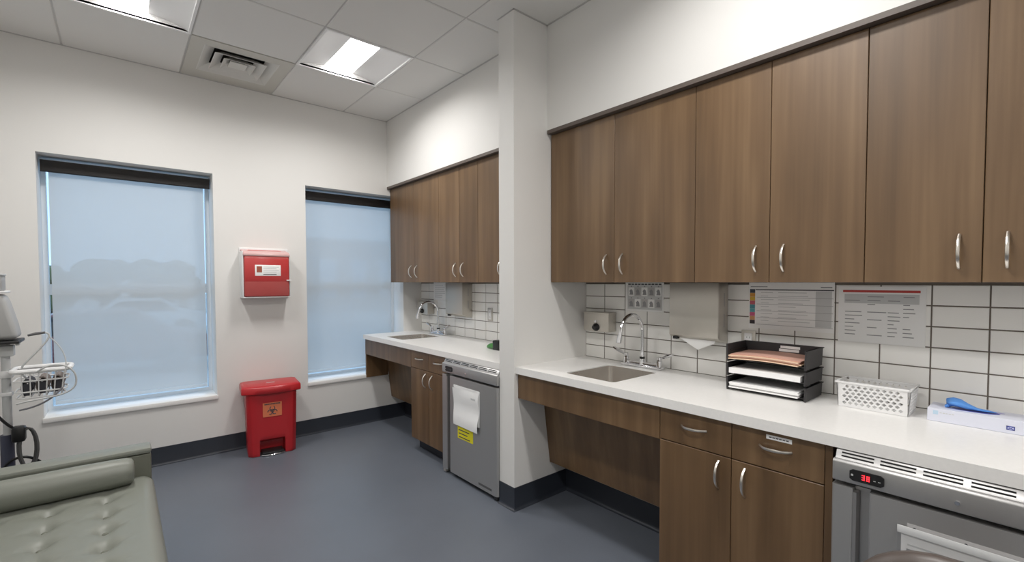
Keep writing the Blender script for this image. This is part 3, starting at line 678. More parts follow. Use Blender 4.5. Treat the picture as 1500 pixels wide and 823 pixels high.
# ------------------------------------------------------------------ fridges
SEG = {'3': 'abgcd', '8': 'abcdefg'}
def fridge(y0, label, near):
    xf = -.675; wd = .64; y1 = y0-wd
    t = thing('undercounter_fridge', label, 'fridge', (-.35, (y0+y1)/2, 0), 'stainless undercounter fridges')
    part('cabinet', MB().box(-.612, -.03, y1+.008, y0-.008, .06, .79), STEELD, t, bevel=.003)
    part('kick_plate', MB().box(-.585, -.05, y1+.02, y0-.02, .006, .06), BLACK, t, smooth=False)
    m = MB(); m.prism([(-.60, .79), (-.635, .79), (xf+.012, .805), (xf+.028, .831), (-.60, .831)], 'y', y1+.004, y0-.004)
    g = part('grille', m, STEEL, t, bevel=.0015, seg=1)
    n = 6
    for k in range(n):
        a = y0-.02-k*(wd-.03)/n; b = a-(wd-.03)/n+.016
        for zz in (.813, .8225):
            fx = lambda z: xf+.012+.016*(z-.805)/.026
            mm = MB(); mm.add([(fx(zz)-.0006, a, zz), (fx(zz)-.0006, b, zz), (fx(zz+.0042)-.0006, b, zz+.0042), (fx(zz+.0042)-.0006, a, zz+.0042), (fx(zz)+.002, a, zz), (fx(zz)+.002, b, zz), (fx(zz+.0042)+.002, b, zz+.0042), (fx(zz+.0042)+.002, a, zz+.0042)], [(0, 1, 2, 3), (4, 7, 6, 5), (0, 4, 5, 1), (3, 2, 6, 7), (1, 5, 6, 2), (0, 3, 7, 4)])
            part('vent_slot', mm, VOID, g, smooth=False)
    m = MB(); m.prism([(-.61, .735), (xf+.004, .735), (xf, .739), (xf, .799), (xf+.006, .805), (-.61, .805)], 'y', y1, y0); p = part('control_panel', m, STEEL, t, bevel=.003)
    # display
    yc, zc_ = y0-.092, .7675
    m = MB(); m.prism([(yc+.044+.0, zc_-.012), (yc+.044, zc_+.012), (yc+.036, zc_+.018), (yc-.036, zc_+.018), (yc-.044, zc_+.012), (yc-.044, zc_-.012), (yc-.036, zc_-.018), (yc+.036, zc_-.018)], 'x', xf-.004, xf+.004)
    part('display', m, BLACK, p)
    m = MB()
    for q, ch in enumerate('38'):
        oy = yc+.012-q*.0125; w_, h_ = .008, .016; z0 = zc_-.009; b_ = .0022
        S = {'a': (0, w_, h_-b_, h_), 'd': (0, w_, 0, b_), 'g': (0, w_, h_/2-b_/2, h_/2+b_/2), 'f': (0, b_, h_/2, h_), 'e': (0, b_, 0, h_/2), 'b': (w_-b_, w_, h_/2, h_), 'c': (w_-b_, w_, 0, h_/2)}
        for s_ in SEG[ch]: a = S[s_]; m.box(xf-.0046, xf-.004, oy-a[0], oy-a[1], z0+a[2], z0+a[3])
    part('digits', m, LED if near else INKD, p, smooth=False, label='red lit digits' if near else None)
    m = MB(); [m.box(xf-.0044, xf-.004, yc-.018-.012*k-.006, yc-.018-.012*k, zc_-.004, zc_-.002) for k in range(2)]; m.box(xf-.0044, xf-.004, yc+.034, yc+.04, zc_-.003, zc_+.003)
    part('buttons', m, GREYP, p, smooth=False)
    part('key_lock', MB().lathe([(0, 0), (.006, 0), (.006, .004), (0, .004)], (xf-.004, y0-.3, .764), 'x', 10), CHROME, p)
    # door with a full-height recessed grip near its left edge
    z0, z1 = .030, .722
    m = MB(); m.prism([(-.614, y0), (xf+.004, y0), (xf, y0-.004), (xf, y0-.052), (xf+.003, y0-.056), (xf+.034, y0-.058), (xf+.034, y0-.098), (xf+.003, y0-.1), (xf, y0-.104), (xf, y1+.022), (xf+.005, y1+.008), (xf+.016, y1), (-.614, y1)], 'z', z0, z1)
    d = part('door', m, STEEL, t, angle=30)
    m = MB(); m.prism([(xf+.002, y0-.0565), (xf+.030, y0-.0565), (xf+.030, y0-.070), (xf+.002, y0-.066)], 'z', z0+.004, z1-.012)
    part('grip', m, STEELD, d, smooth=False)
    part('hinge', MB().box(xf+.004, -.60, y0-.035, y0-.003, .004, .030), SATIN, t, bevel=.003)
    part('hinge', MB().box(xf+.004, -.60, y1+.003, y1+.035, .004, .030), BLACK, t, bevel=.003)
    part('gasket', MB().box(-.616, -.610, y1+.01, y0-.01, .04, .715), BLACK, t, smooth=False)
    m = MB().box(xf-.0012, xf, y1+.055, y1+.195, .052, .066); part('name_plate', m, mat('plate_grey', (.10, .10, .10), .5) if 'plate_grey' not in MATS else MATS['plate_grey'], d, smooth=False)
    return t
fridge(-1.500, 'stainless undercounter fridge with white papers and yellow sticker in the far bay', False)
fridge(-3.925, 'stainless undercounter fridge with red digital display at the right edge', True)
FX = -.675
def rumpled(m, ya, yb, z0, z1, x0, bow_, curl, seed, ny=8, nz=14, dogear=0):
    rnd = random.Random(seed); rows = []; back = []
    for j in range(nz+1):
        v = j/nz; r_ = []
        for i in range(ny+1):
            u = i/ny
            x = x0-bow_*math.sin(v*math.pi*3)*(.5+.5*u)*.5-curl*(v**2)*(.3+.7*u)
            if dogear and v < .3 and u < .35*(1-v/.3): x -= dogear*(.35*(1-v/.3)-u)
            r_.append(Vector((x, ya+(yb-ya)*u, z1+(z0-z1)*v-.012*u*0)))
        rows.append(r_)
    n = ny+1; vs_ = [p for r_ in rows for p in r_]; b_ = [p+Vector((.0006, 0, 0)) for p in vs_]; N = len(vs_)
    fs = [(j*n+i, j*n+i+1, (j+1)*n+i+1, (j+1)*n+i) for j in range(nz) for i in range(ny)]
    m.add(vs_+b_, fs+[tuple(N+i for i in reversed(f)) for f in fs]); return m
t = thing('note_papers', 'creased white papers held on the far fridge door', 'papers', (FX-.01, -1.80, .40), None)
part('back_sheet', rumpled(MB(), -1.660, -1.962, .43, .668, FX-.0015, .001, .002, 1), PAPER, t, angle=180)
part('front_sheet', rumpled(MB(), -1.657, -1.952, .392, .652, FX-.004, .008, .012, 2, dogear=.03), PAPER, t, angle=180)
part('top_strip', MB().box(FX-.003, FX-.001, -1.962, -1.655, .652, .668), PAPER, t, smooth=False)
m = MB(); m.box(FX-.008, FX-.0075, -1.92, -1.87, .60, .612); part('printed_mark', m, INKL, t, smooth=False)
t = thing('warning_label', 'yellow warning sticker below the papers on the far fridge', 'sticker', (FX-.001, -1.79, .31))
part('sticker', MB().box(FX-.0012, FX-.0002, -1.885, -1.702, .302, .385), YELLOW, t, smooth=False)
m = MB()
for k, L in enumerate((.85, .7, .9)): m.box(FX-.0016, FX-.0012, -1.715-.15*L, -1.715, .366-.024*k-.007, .366-.024*k)
part('printed_lines', m, INKD, t, smooth=False)
t = thing('document_sleeve', 'clear plastic document sleeve on the near fridge door', 'document sleeve', (FX-.004, -4.24, .42))
part('paper', MB().box(FX-.003, FX-.001, -4.40, -4.105, .30, .642), PAPER, t, smooth=False)
part('backing', MB().box(FX-.001, FX-.0002, -4.42, -4.118, .64, .664), PAPERG, t, smooth=False)
part('sleeve', MB().box(FX-.006, FX-.005, -4.412, -4.096, .295, .655), CLEAR, t, smooth=False)
part('sleeve_hem', MB().box(FX-.0075, FX-.006, -4.412, -4.096, .632, .655), mat('hem_plastic', (.72, .73, .73), .15), t, bevel=.0006)
for yy in (-4.135, -4.245): part('punch_hole', MB().lathe([(0, 0), (.004, 0), (.004, .0005), (0, .0005)], (FX-.002, yy, .653), 'x', 8), INKD, t)
m = MB(); lines(m, FX-.003, -4.12, -4.38, .61, .35, 14, .005, 9); part('printed_lines', m, INKL, t, smooth=False)
part('printed_block', MB().box(FX-.0034, FX-.003, -4.19, -4.118, .555, .588), INK, t, smooth=False)

# ------------------------------------------------------------------ things on the near counter
ya, yb, xa, xb = -3.385, -3.712, -.262, -.055
t = thing('letter_tray', 'black three-tier letter tray on the near counter', 'letter tray', ((xa+xb)/2, (ya+yb)/2, ZC))
for k in range(3):
    z = ZC+.002+k*.067; e = .004*k
    tr = part('tray', MB().box(xa+.012, xb, yb+.006, ya-.006, z+.008, z+.0115), DARKG, t, bevel=.001)
    h = .060 if k < 2 else .082
    m = MB(); m.prism([(yb-.006, z+h), (yb-.003, z), (yb+.004, z), (yb+.001, z+h)], 'x', xa, xb); part('side_wall', m, DARKG, tr)
    m = MB(); m.prism([(ya+.006, z+h), (ya+.003, z), (ya-.004, z), (ya-.001, z+h)], 'x', xa, xb); part('side_wall', m, DARKG, tr)
    part('back_wall', MB().box(xb-.005, xb, yb, ya, z+.008, z+h), DARKG, tr)
    for q in range(4): part('side_rib', MB().box(xa+.02, xb-.01, ya-.0085, ya-.005, z+.018+q*.011, z+.021+q*.011), BLACK, tr, smooth=False)
    part('side_rib', MB().box(xa-.002, xb+.004, yb-.010, yb+.001, z+h-.004, z+h), DARKG, tr, smooth=False)
for s, zz in ((0, 1.071), (1, 1.056)):
    part('tab_label', MB().box(xb-.0075, xb-.005, -3.628+s*.004, -3.545+s*.006, zz, zz+.012), PAPER, t, smooth=False)
def stack(mk, n, base_z, x0, x1, y0, y1, th, jit, mats, labels, name, cat, group, sag=0):
    rnd = random.Random(int(base_z*1e4))
    for k in range(n):
        dx, dy = rnd.uniform(-jit, jit), rnd.uniform(-jit, jit); z = base_z+k*th
        m = MB(); N = 8; top = []; bot = []
        for i in range(N+1):
            u = i/N; y = y0+(y1-y0)*u+dy; zz = z+sag*math.sin(max(0, min(1, (y-y0)/(y1-y0)))*math.pi)
            top.append((y, zz+th*.94)); bot.append((y, zz))
        m.loft([[Vector((x, p[0], p[1])) for p in top+bot[::-1]] for x in (x0+dx, x1+dx)])
        solo(name, m, mats[k % len(mats)], labels[k], cat, ((x0+x1)/2, (y0+y1)/2, z), group, angle=60)
o_ = ['lowest', 'second lowest', 'middle', 'second highest', 'topmost']
stack(None, 5, ZC+.1485, xa-.006, xb-.012, ya-.012, yb+.020, .0048, .007, [MANILA, MANILA, MANILAP, MANILA, MANILAP], [o_[k]+' manila folder in the top letter tray' for k in range(5)], 'manila_folder', 'folder', 'folders in the top tray', .006)
stack(None, 1, ZC+.083, xa-.006, xb-.012, ya-.010, yb+.016, .026, 0, [PAPER], ['thick white ream of paper in the middle letter tray'], 'paper_stack', 'paper stack', 'paper in the letter trays', .002)
stack(None, 4, ZC+.0145, xa-.010, xb-.012, ya-.013, yb+.022, .0062, .004, [PAPER, PAPERG, PAPER, PAPER], [q+' of the thin paper bundles in the bottom letter tray' for q in ('lowest', 'second lowest', 'second highest', 'topmost')], 'paper_bundle', 'paper stack', 'paper in the letter trays', .001)

# perforated basket
bx0, bx1, by0, by1 = -.200, -.062, -4.038, -3.818; bz = ZC+.001; bh = .104; fl = .008
t = thing('storage_basket', 'white perforated plastic basket beside the letter trays', 'basket', ((bx0+bx1)/2, (by0+by1)/2, bz))
part('bottom', MB().box(bx0+.003, bx1-.003, by0+.003, by1-.003, bz, bz+.003), WHITEP, t, smooth=False)
m = MB(); c_ = [(bx0-fl, by0-fl), (bx1+fl, by0-fl), (bx1+fl, by1+fl), (bx0-fl, by1+fl)]
for i in range(4):
    a, b = c_[i], c_[(i+1) % 4]; m.box(min(a[0], b[0])-.004, max(a[0], b[0])+.004, min(a[1], b[1])-.004, max(a[1], b[1])+.004, bz+bh-.008, bz+bh)
part('rim', m, WHITEP, t, bevel=.002)
def lattice(P0, U, L):
    # moulded side wall with staggered rows of real diamond-shaped holes
    m = MB(); hgt = bh-.006; U = Vector(U); nrm = Vector((U.y, -U.x, 0)); th = .002; lean = fl/bh; mg = .010; z0, z1 = .010, hgt-.006
    def pt(u, z, o): return Vector(P0)+U*u+Vector((0, 0, z))+nrm*(lean*z+o)
    def plate(poly):
        n = len(poly); m.add([pt(p[0], p[1], 0) for p in poly]+[pt(p[0], p[1], th) for p in poly], [tuple(range(n)), tuple(range(2*n-1, n-1, -1))])
    nc = max(3, round((L-2*mg)/.0205)); nr = 6; cw = (L-2*mg)/nc; ch = (z1-z0)/nr
    for p in ([(0, 0), (L, 0), (L, z0), (0, z0)], [(0, z1), (L, z1), (L, hgt), (0, hgt)], [(0, z0), (mg, z0), (mg, z1), (0, z1)], [(L-mg, z0), (L, z0), (L, z1), (L-mg, z1)]): plate(p)
    for r_ in range(nr):
        za, zb = z0+r_*ch, z0+(r_+1)*ch; zm = (za+zb)/2; off = cw/2 if r_ % 2 else 0
        if off:
            for ua in (mg, L-mg-cw/2): plate([(ua, za), (ua+cw/2, za), (ua+cw/2, zb), (ua, zb)])
        for k in range(nc-(1 if off else 0)):
            ua = mg+off+k*cw; ub = ua+cw; um = (ua+ub)/2; hw, hh = cw*.40, ch*.58
            tip = {'r': (um+hw, zm), 'l': (um-hw, zm), 't': (um, min(zm+hh, zb)), 'b': (um, max(zm-hh, za))}
            for ux, zx, h_, v_ in ((ub, zb, 'r', 't'), (ua, zb, 'l', 't'), (ua, za, 'l', 'b'), (ub, za, 'r', 'b')): plate([tip[h_], (ux, zm), (ux, zx), (um, zx), tip[v_]] if abs(tip[v_][1]-zx) > 1e-6 else [tip[h_], (ux, zm), (ux, zx), tip[v_]])
            ring = [tip['r'], tip['t'], tip['l'], tip['b']]
            m.add([pt(p[0], p[1], o) for o in (0, th) for p in ring], [(i, (i+1) % 4, (i+1) % 4+4, i+4) for i in range(4)])
    return m
for P0, U, L in (((bx0, by1, bz), (0, -1, 0), by1-by0), ((bx1, by0, bz), (0, 1, 0), by1-by0), ((bx0, by0, bz), (1, 0, 0), bx1-bx0), ((bx1, by1, bz), (-1, 0, 0), bx1-bx0)):
    part('lattice_side', lattice(P0, U, L), WHITEP, t, smooth=False)

# glove box and glove
gx0, gx1, gy0, gy1 = -.190, -.068, -4.335, -4.092; gz = ZC+.0005; gh = .047
t = thing('glove_box', 'white cardboard glove box at the right end of the near counter', 'glove box', ((gx0+gx1)/2, (gy0+gy1)/2, gz))
part('box', MB().box(gx0, gx1, gy0, gy1, gz, gz+gh), BOXW, t, bevel=.0015, seg=1)
part('logo', MB().box(gx0-.0005, gx0, gy1-.030, gy1-.016, gz+.026, gz+.040), BOXB, t, smooth=False, label='pale blue logo')
m = MB(); [m.box(gx0-.0004, gx0, gy1-.034-.008*k-.006, gy1-.034-.008*k, gz+.032, gz+.035) for k in range(5)]; part('brand_print', m, INKL, t, smooth=False)
m = MB(); a, b, z0, z1 = gy0+.022, gy0+.042, gz+.012, gz+.026
for q in ((a, b, z0, z0+.003), (a, b, z1-.003, z1), (a, a+.003, z0, z1), (b-.003, b, z0, z1)): m.box(gx0-.0005, gx0, *q)
for s in (1, -1):
    m.prism([((a+b)/2-.0065, (z0+z1)/2-s*.004-.0012), ((a+b)/2-.0065, (z0+z1)/2-s*.004+.0012), ((a+b)/2+.0065, (z0+z1)/2+s*.004+.0012), ((a+b)/2+.0065, (z0+z1)/2+s*.004-.0012)], 'x', gx0-.0005, gx0)
part('size_mark', m, NAVY, t, smooth=False, label='navy square with cross')
m = MB(); ov = [((gx0+gx1)/2+.028*math.cos(a), (gy0+gy1)/2+.062*math.sin(a)) for a in [2*math.pi*k/20 for k in range(20)]]
m.prism(ov, 'z', gz+gh, gz+gh+.0006); part('opening', m, NAVY, t)
part('flap', MB().prism([(gx0+.08, gy0+.05), (gx0+.1, gy0+.12), (gx0+.08, gy0+.15), (gx0+.06, gy0+.1)], 'z', gz+gh+.0006, gz+gh+.002), LILAC, t)
rnd = random.Random(4); rings = []
cx_, cy_ = (gx0+gx1)/2-.004, -4.150
spine = [(0, .008, 0, .020, .008), (0, .010, .014, .028, .014), (0, -.006, .020, .030, .014), (0, -.026, .018, .030, .013), (0, -.046, .010, .024, .009), (0, -.070, .004, .014, .0045), (0, -.100, .003, .010, .003), (0, -.112, .0025, .004, .0015)]
for dx, dy, dz, rx, rz in spine:
    rings.append([Vector((cx_+dx+rx*math.cos(a)*(1+.18*math.sin(3*a+dy*90)), cy_+dy+.006*math.sin(2*a), gz+gh+.003+max(dz+rz*math.sin(a)*(1+.2*math.cos(4*a)), -.002))) for a in [2*math.pi*k/16 for k in range(16)]])
solo('glove', MB().loft(rings), BLUE, 'crumpled blue glove poking out of the glove box', 'glove', (cx_, cy_, gz+gh), angle=180)

# green item on the far counter, beside the wing wall
t = thing('desk_item', 'small green and black plastic item on the far counter by the wing wall', 'desk item', (-.285, -1.62, ZC))
m = MB(); m.loft([[Vector((-.285+.030*s*math.cos(a), y, ZC+.002+.030*s*(1+math.sin(a))*.75)) for a in [2*math.pi*k/14 for k in range(14)]] for y, s in ((-1.535, .25), (-1.55, .6), (-1.58, .9), (-1.61, 1), (-1.64, .95), (-1.66, .9))]); part('green_body', m, GREEN, t, angle=60)
part('black_end', MB().box(-.315, -.255, -1.71, -1.635, ZC, ZC+.072), BLACK, t, bevel=.006)

# ------------------------------------------------------------------ sharps box on the back wall
sx0, sx1, sz0, sz1 = -1.692, -1.338, 1.272, 1.640
t = thing('sharps_container', 'red wall-mounted sharps box between the two windows', 'sharps container', ((sx0+sx1)/2, -.07, sz0))
part('back_plate', MB().box(sx0-.004, sx1+.018, -.010, -.0005, sz0-.015, sz1+.038), WHITEP, t, bevel=.006)
m = MB(); m.box(sx0-.002, sx0+.006, -.128, -.010, sz0-.01, sz1+.004); m.box(sx1-.004, sx1+.004, -.128, -.010, sz0-.01, sz1+.004); m.box(sx0, sx1, -.13, -.010, sz0-.012, sz0-.003)
part('bracket', m, WHITEP, t, bevel=.003)
part('body', MB().box(sx0+.008, sx1-.006, -.138, -.012, sz0-.002, sz1-.03), REDB, t, bevel=.012)
m = MB(); m.box(sx0+.012, sx1-.010, -.1392, -.13, sz0+.122, sz1-.055); part('red_band', m, REDD, t, bevel=.003)
m = MB(); m.prism([(-.142, sz1-.036), (-.142, sz1-.018), (-.128, sz1-.004), (-.02, sz1+.022), (-.012, sz1+.022), (-.012, sz1-.036)], 'x', sx0+.002, sx1-.002)
part('lid', m, mat('pale_lid', (.62, .40, .39), .25), t, bevel=.005)
m = MB(); y_a, y_b = -.05, -.03
m.add([(sx0+.05, -.062, sz1+.0135), (sx1-.05, -.062, sz1+.0135), (sx1-.05, -.036, sz1+.0198), (sx0+.05, -.036, sz1+.0198), (sx0+.05, -.062, sz1+.009), (sx1-.05, -.062, sz1+.009), (sx1-.05, -.036, sz1+.009), (sx0+.05, -.036, sz1+.009)], [(0, 1, 2, 3), (4, 7, 6, 5), (0, 4, 5, 1), (1, 5, 6, 2), (2, 6, 7, 3), (3, 7, 4, 0)])
part('slot', m, REDD, t, smooth=False)
part('latch', MB().box(sx1-.03, sx1+.008, -.146, -.128, sz0+.128, sz0+.137), WHITEP, t, bevel=.002)
lb = part('label', MB().box(-1.606, -1.412, -.1402, -.1385, 1.442, 1.532), PAPER, t, bevel=.0005, label='white printed label')
part('label_square', MB().box(-1.594, -1.554, -.1407, -.1402, 1.470, 1.520), BROWNL, lb, smooth=False)
m = MB()
for k in range(4): m.box(-1.544, -1.425-.02*(k % 2), -.1406, -.1402, 1.513-.014*k, 1.5175-.014*k)
part('label_text', m, INKL, lb, smooth=False)
m = MB(); m.box(-1.545, -1.445, -.1407, -.1402, 1.450, 1.457); part('label_text', m, INKD, lb, smooth=False)

# ------------------------------------------------------------------ red step bin
RB = R(-7)
t = thing('step_bin', 'red step-on biohazard bin standing below the sharps box', 'bin', (-1.522, -.195, 0), None, RB)
def bring(hw, y0, y1, r, z, bowf=0):
    return [Vector((p[0], p[1]-(bowf*(1-(p[0]/hw)**2) if p[1] < 0 else 0), z)) for p in rrect(-hw, hw, y0, y1, r, 5)]
m = MB()
# shell as sides, back and a front with an arched pedal recess
outer_b = (.172, -.128, .125); outer_t = (.184, -.135, .135)
def body_profile(z):
    u = z/.50; return .172+.012*u, -.128-.007*u, .125+.010*u
N = 6
zs = [0.0, .03, .06, .09, .115, .13, .16, .25, .35, .45, .505]
hole_w, hole_top = .088, .118
rings = []
for z in zs:
    hw, yf, yb_ = body_profile(z)
    ring = [(hw, yf+.03), (hw, yb_-.02), (hw-.02, yb_), (-hw+.02, yb_), (-hw, yb_-.02), (-hw, yf+.03), (-hw+.03, yf)]
    rec = .055 if z < .1 else 0
    xs_ = [-hole_w-.004, -hole_w, -.05, 0, .05, hole_w, hole_w+.004]
    for x in xs_:
        d = .10*(1 if abs(x) <= hole_w+1e-6 and z <= .092 else 0)
        if z == .115 and abs(x) <= hole_w+1e-6: d = .02
        ring.append((x, yf+d))
    ring.append((hw-.03, yf)); rings.append([Vector((p[0], p[1], z+.002)) for p in ring])
m.loft(rings)
part('body', m, RED, t, bevel=.004, seg=1)
def lid_ring(hw, yf, yb_, z, bw):
    pts = []
    for k in range(13):
        u = -1+2*k/12; pts.append(Vector((hw*u, yf-bw*(1-abs(u)**2.4), z)))
    pts += [Vector((hw, yb_-.015, z)), Vector((hw-.015, yb_, z)), Vector((-hw+.015, yb_, z)), Vector((-hw, yb_-.015, z))]
    return pts
m = MB(); m.loft([lid_ring(.205, -.118, .138, .500, .045), lid_ring(.214, -.122, .142, .506, .048), lid_ring(.214, -.122, .142, .548, .048), lid_ring(.206, -.114, .138, .560, .046), lid_ring(.19, -.10, .125, .566, .042)])
part('lid', m, RED, t, angle=50)
part('lid_mark', MB().box(-.03, .03, -.03, -.015, .566, .5672), PAPERG, t, smooth=False)
part('hinge', MB().tube([(-.15, .142, .515), (.15, .142, .515)], .012, 8), RED, t)
part('pedal', MB().box(-.078, .078, -.150, -.03, .012, .030), BLACK, t, bevel=.006)
part('pedal_trim', MB().tube([(-.080, -.135, .009), (-.05, -.150, .009), (0, -.156, .009), (.05, -.150, .009), (.080, -.135, .009)], .0045, 8), CHROME, t)
yl = -.128-.007*.75-.0012
lb = part('label', MB().add([(-.068, -.1323, .312), (.068, -.1323, .312), (.068, -.1341, .425), (-.068, -.1341, .425), (-.068, -.1353-.0, .312), (.068, -.1353, .312), (.068, -.1368, .425), (-.068, -.1368, .425)], [(0, 1, 2, 3), (4, 7, 6, 5), (0, 4, 5, 1), (1, 5, 6, 2), (2, 6, 7, 3), (3, 7, 4, 0)]), ORANGE, t, smooth=False, label='orange biohazard label')
m = MB(); cz = .358; fy = -.1372
for k in range(3):
    a = R(90+120*k); c = Vector((.019*math.cos(a), fy, cz+.019*math.sin(a)))
    pts = [c+Vector((.0175*math.cos(a+b), 0, .0175*math.sin(a+b))) for b in [R(35+290*q/12) for q in range(13)]]
    pts = [c+Vector((.0175*math.cos(a+math.pi+b), 0, .0175*math.sin(a+math.pi+b))) for b in [R(-145+290*q/12) for q in range(13)]]
    m.tube(pts, .0034, 5, flat=.3, up=(0, 1, 0))
m.tube([Vector((.012*math.cos(a), fy, cz+.012*math.sin(a))) for a in [2*math.pi*q/14 for q in range(14)]], .0024, 5, closed=True, flat=.3, up=(0, 1, 0))
part('biohazard_symbol', m, INKD, lb)
m = MB(); [m.box(-.056+.0115*k, -.056+.0115*k+.009, -.1378, -.1366, .409, .418) for k in range(10)]; part('label_text', m, INKD, lb, smooth=False)

# ------------------------------------------------------------------ tufted sofa
SX0, SX1, SY0, SY1, SZ = -3.30, -2.343, -3.35, -1.335, .385
t = thing('sofa', 'grey-green tufted vinyl sofa with a low arm and bolster', 'sofa', ((SX0+SX1)/2, -2.3, 0))
tufts = [(x, -1.55-.168*k-(.084 if r_ % 2 else 0)*0) for r_, x in enumerate((-2.525, -2.715, -2.905, -3.095)) for k in range(11)]
nx, ny = 66, 130; vs_ = []
for j in range(ny+1):
    for i in range(nx+1):
        x = SX0+.1+(SX1-SX0-.1)*i/nx; y = SY1+(SY0-SY1)*j/ny; z = SZ
        e = min(SX1-x, x-SX0-.1+.05, (SY1-y)+.05, y-SY0); z -= .035*max(0, 1-e/.05)**2
        best = 1e9
        for tx, ty in tufts:
            dx, dy = x-tx, y-ty; d2 = dx*dx+dy*dy
            if d2 < .03: z -= .026*math.exp(-d2/.0010)+.010*math.exp(-(dx*dx/.0007+dy*dy/.006))+.007*math.exp(-((dy-.25*dx)**2/.0002+dx*dx/.0045))
        # gathered creases running from the buttons
        z += .0022*math.sin(x*60+math.sin(y*23)*2)*math.exp(-min((x-a)**2 for a in (-2.525, -2.715, -2.905))/.001)
        vs_.append((x, y, z))
n = nx+1; fs = [(j*n+i, j*n+i+1, (j+1)*n+i+1, (j+1)*n+i) for j in range(ny) for i in range(nx)]
bl = len(vs_); m = MB(); m.add(vs_, fs)
rim = [i for i in range(nx+1)]+[j*n+nx for j in range(1, ny+1)]+[ny*n+i for i in range(nx-1, -1, -1)]+[j*n for j in range(ny-1, 0, -1)]
low = [(vs_[i][0], vs_[i][1], .20) for i in rim]; m2 = [Vector(p) for p in low]
b0 = len(m.v); m.v += m2; K = len(rim)
m.f += [(rim[k], rim[(k+1) % K], b0+(k+1) % K, b0+k) for k in range(K)]+[tuple(range(b0+K-1, b0-1, -1))]
part('seat_mattress', m, SOFA, t, angle=70)
for x_, y_ in tufts:
    if y_ > SY0+.05: part('button', MB().ball((x_, y_, SZ-.027), .011, .011, .005, 8, 5), SOFAD, t)
part('frame', MB().box(SX0, SX1-.015, SY0+.01, SY1-.005, .10, .20), SOFAD, t, bevel=.01)
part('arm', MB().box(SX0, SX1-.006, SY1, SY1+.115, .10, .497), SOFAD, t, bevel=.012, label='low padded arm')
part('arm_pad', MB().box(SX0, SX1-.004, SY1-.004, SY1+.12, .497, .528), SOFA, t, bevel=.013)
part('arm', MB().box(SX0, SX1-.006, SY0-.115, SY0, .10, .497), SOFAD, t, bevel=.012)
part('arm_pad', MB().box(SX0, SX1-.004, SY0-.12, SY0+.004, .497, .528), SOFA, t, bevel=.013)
part('backrest', MB().box(SX0, SX0+.10, SY0, SY1, .20, .80), SOFA, t, bevel=.03)
for x_ in (SX0+.08, SX1-.1):
    for y_ in (SY0+.02, SY1-.05): part('leg', MB().lathe([(0, 0), (.018, 0), (.026, .1), (0, .1)], (x_, y_, 0), n=12), NICKEL, t)
# bolster with gathered ends
rings = []; bx = -2.42; r0 = .07; cyb, czb = SY1-.078, SZ+.066; Lb = .72
for u, rr in ((0, .02), (.002, .045), (.01, .059), (.03, .066), (.07, .069), (.2, .070), (.45, .071), (.65, .069), (.69, .068), (.71, .05), (.718, .02)):
    ring = []
    for k in range(32):
        a = 2*math.pi*k/32; q = rr*(1+.02*math.sin(9*a)*math.exp(-u/.05)+.012*math.sin(3*a+u*14))
        ring.append(Vector((bx-u, cyb+q*math.cos(a), czb+q*math.sin(a)*.98)))
    rings.append(ring)
solo('bolster_cushion', MB().loft(rings), SOFA, 'round grey-green bolster lying against the sofa arm', 'cushion', (-2.78, cyb, SZ), angle=80)

# ------------------------------------------------------------------ vital signs cart
px, py_ = -2.944, -.65
t = thing('monitor_cart', 'rolling vital signs monitor stand with wire basket at left edge', 'medical cart', (px, py_, 0))
part('pole', MB().tube([(px, py_, .12), (px, py_, 1.06)], .019, 14), GREYP, t)
part('lower_sleeve', MB().tube([(px-.004, py_, .10), (px-.004, py_, .55)], .028, 14), mat('navy_sleeve', (.06, .065, .10), .5), t)
part('hub', MB().lathe([(0, 0), (.06, 0), (.065, .02), (.045, .05), (0, .05)], (px, py_, .085), n=16), BLACK, t)
for k in range(5):
    a = R(20+72*k); e = Vector((px+.26*math.cos(a), py_+.26*math.sin(a), .085))
    l_ = part('foot', MB().tube([(px, py_, .11), (px+.13*math.cos(a), py_+.13*math.sin(a), .105), e], [.024, .02, .016], 8), GREYP, t)
    part('caster', MB().lathe([(0, -.012), (.032, -.012), (.038, 0), (.032, .012), (0, .012)], (e.x, e.y, .039), 'y', 14), BLACK, l_)
    part('caster_stem', MB().tube([(e.x, e.y, .04), (e.x, e.y, .09)], .008, 6), CHROME, l_)
part('clamp', MB().box(px-.025, px+.035, py_-.035, py_+.035, .985, 1.045), GREYP, t, bevel=.006)
part('shelf', MB().box(px-.17, px+.066, py_-.10, py_+.10, 1.058, 1.075), BLACK, t, bevel=.004)
m = MB(); m.prism([(px-.17, 1.078), (px+.060, 1.085), (px+.048, 1.16), (px+.02, 1.285), (px+.006, 1.325), (px-.17, 1.335)], 'y', py_-.085, py_+.085)
u_ = part('monitor', m, mat('monitor_grey', (.42, .42, .415), .45), t, bevel=.02, seg=3, label='pale grey monitor body')
part('screen', MB().box(px-.16, px-.02, py_-.0875, py_-.084, 1.12, 1.29), BLACK, u_, bevel=.001)
part('top_rim', MB().box(px-.17, px+.018, py_-.088, py_+.088, 1.333, 1.345), WHITEP, u_, bevel=.004)
part('printer_head', MB().box(px-.15, px+.004, py_-.055, py_+.055, 1.345, 1.43), mat('head_grey', (.36, .36, .36), .5), u_, bevel=.006)
part('head_cap', MB().box(px-.15, px+.008, py_-.058, py_+.058, 1.428, 1.438), GREYP, u_, bevel=.003)
part('side_knob', MB().lathe([(0, 0), (.02, 0), (.02, .02), (0, .022)], (px-.03, py_-.09, 1.10), 'y', 12), GREYP, u_)
part('shelf_catch', MB().box(px+.045, px+.062, py_-.06, py_-.03, 1.045, 1.06), GREYP, t, bevel=.003)
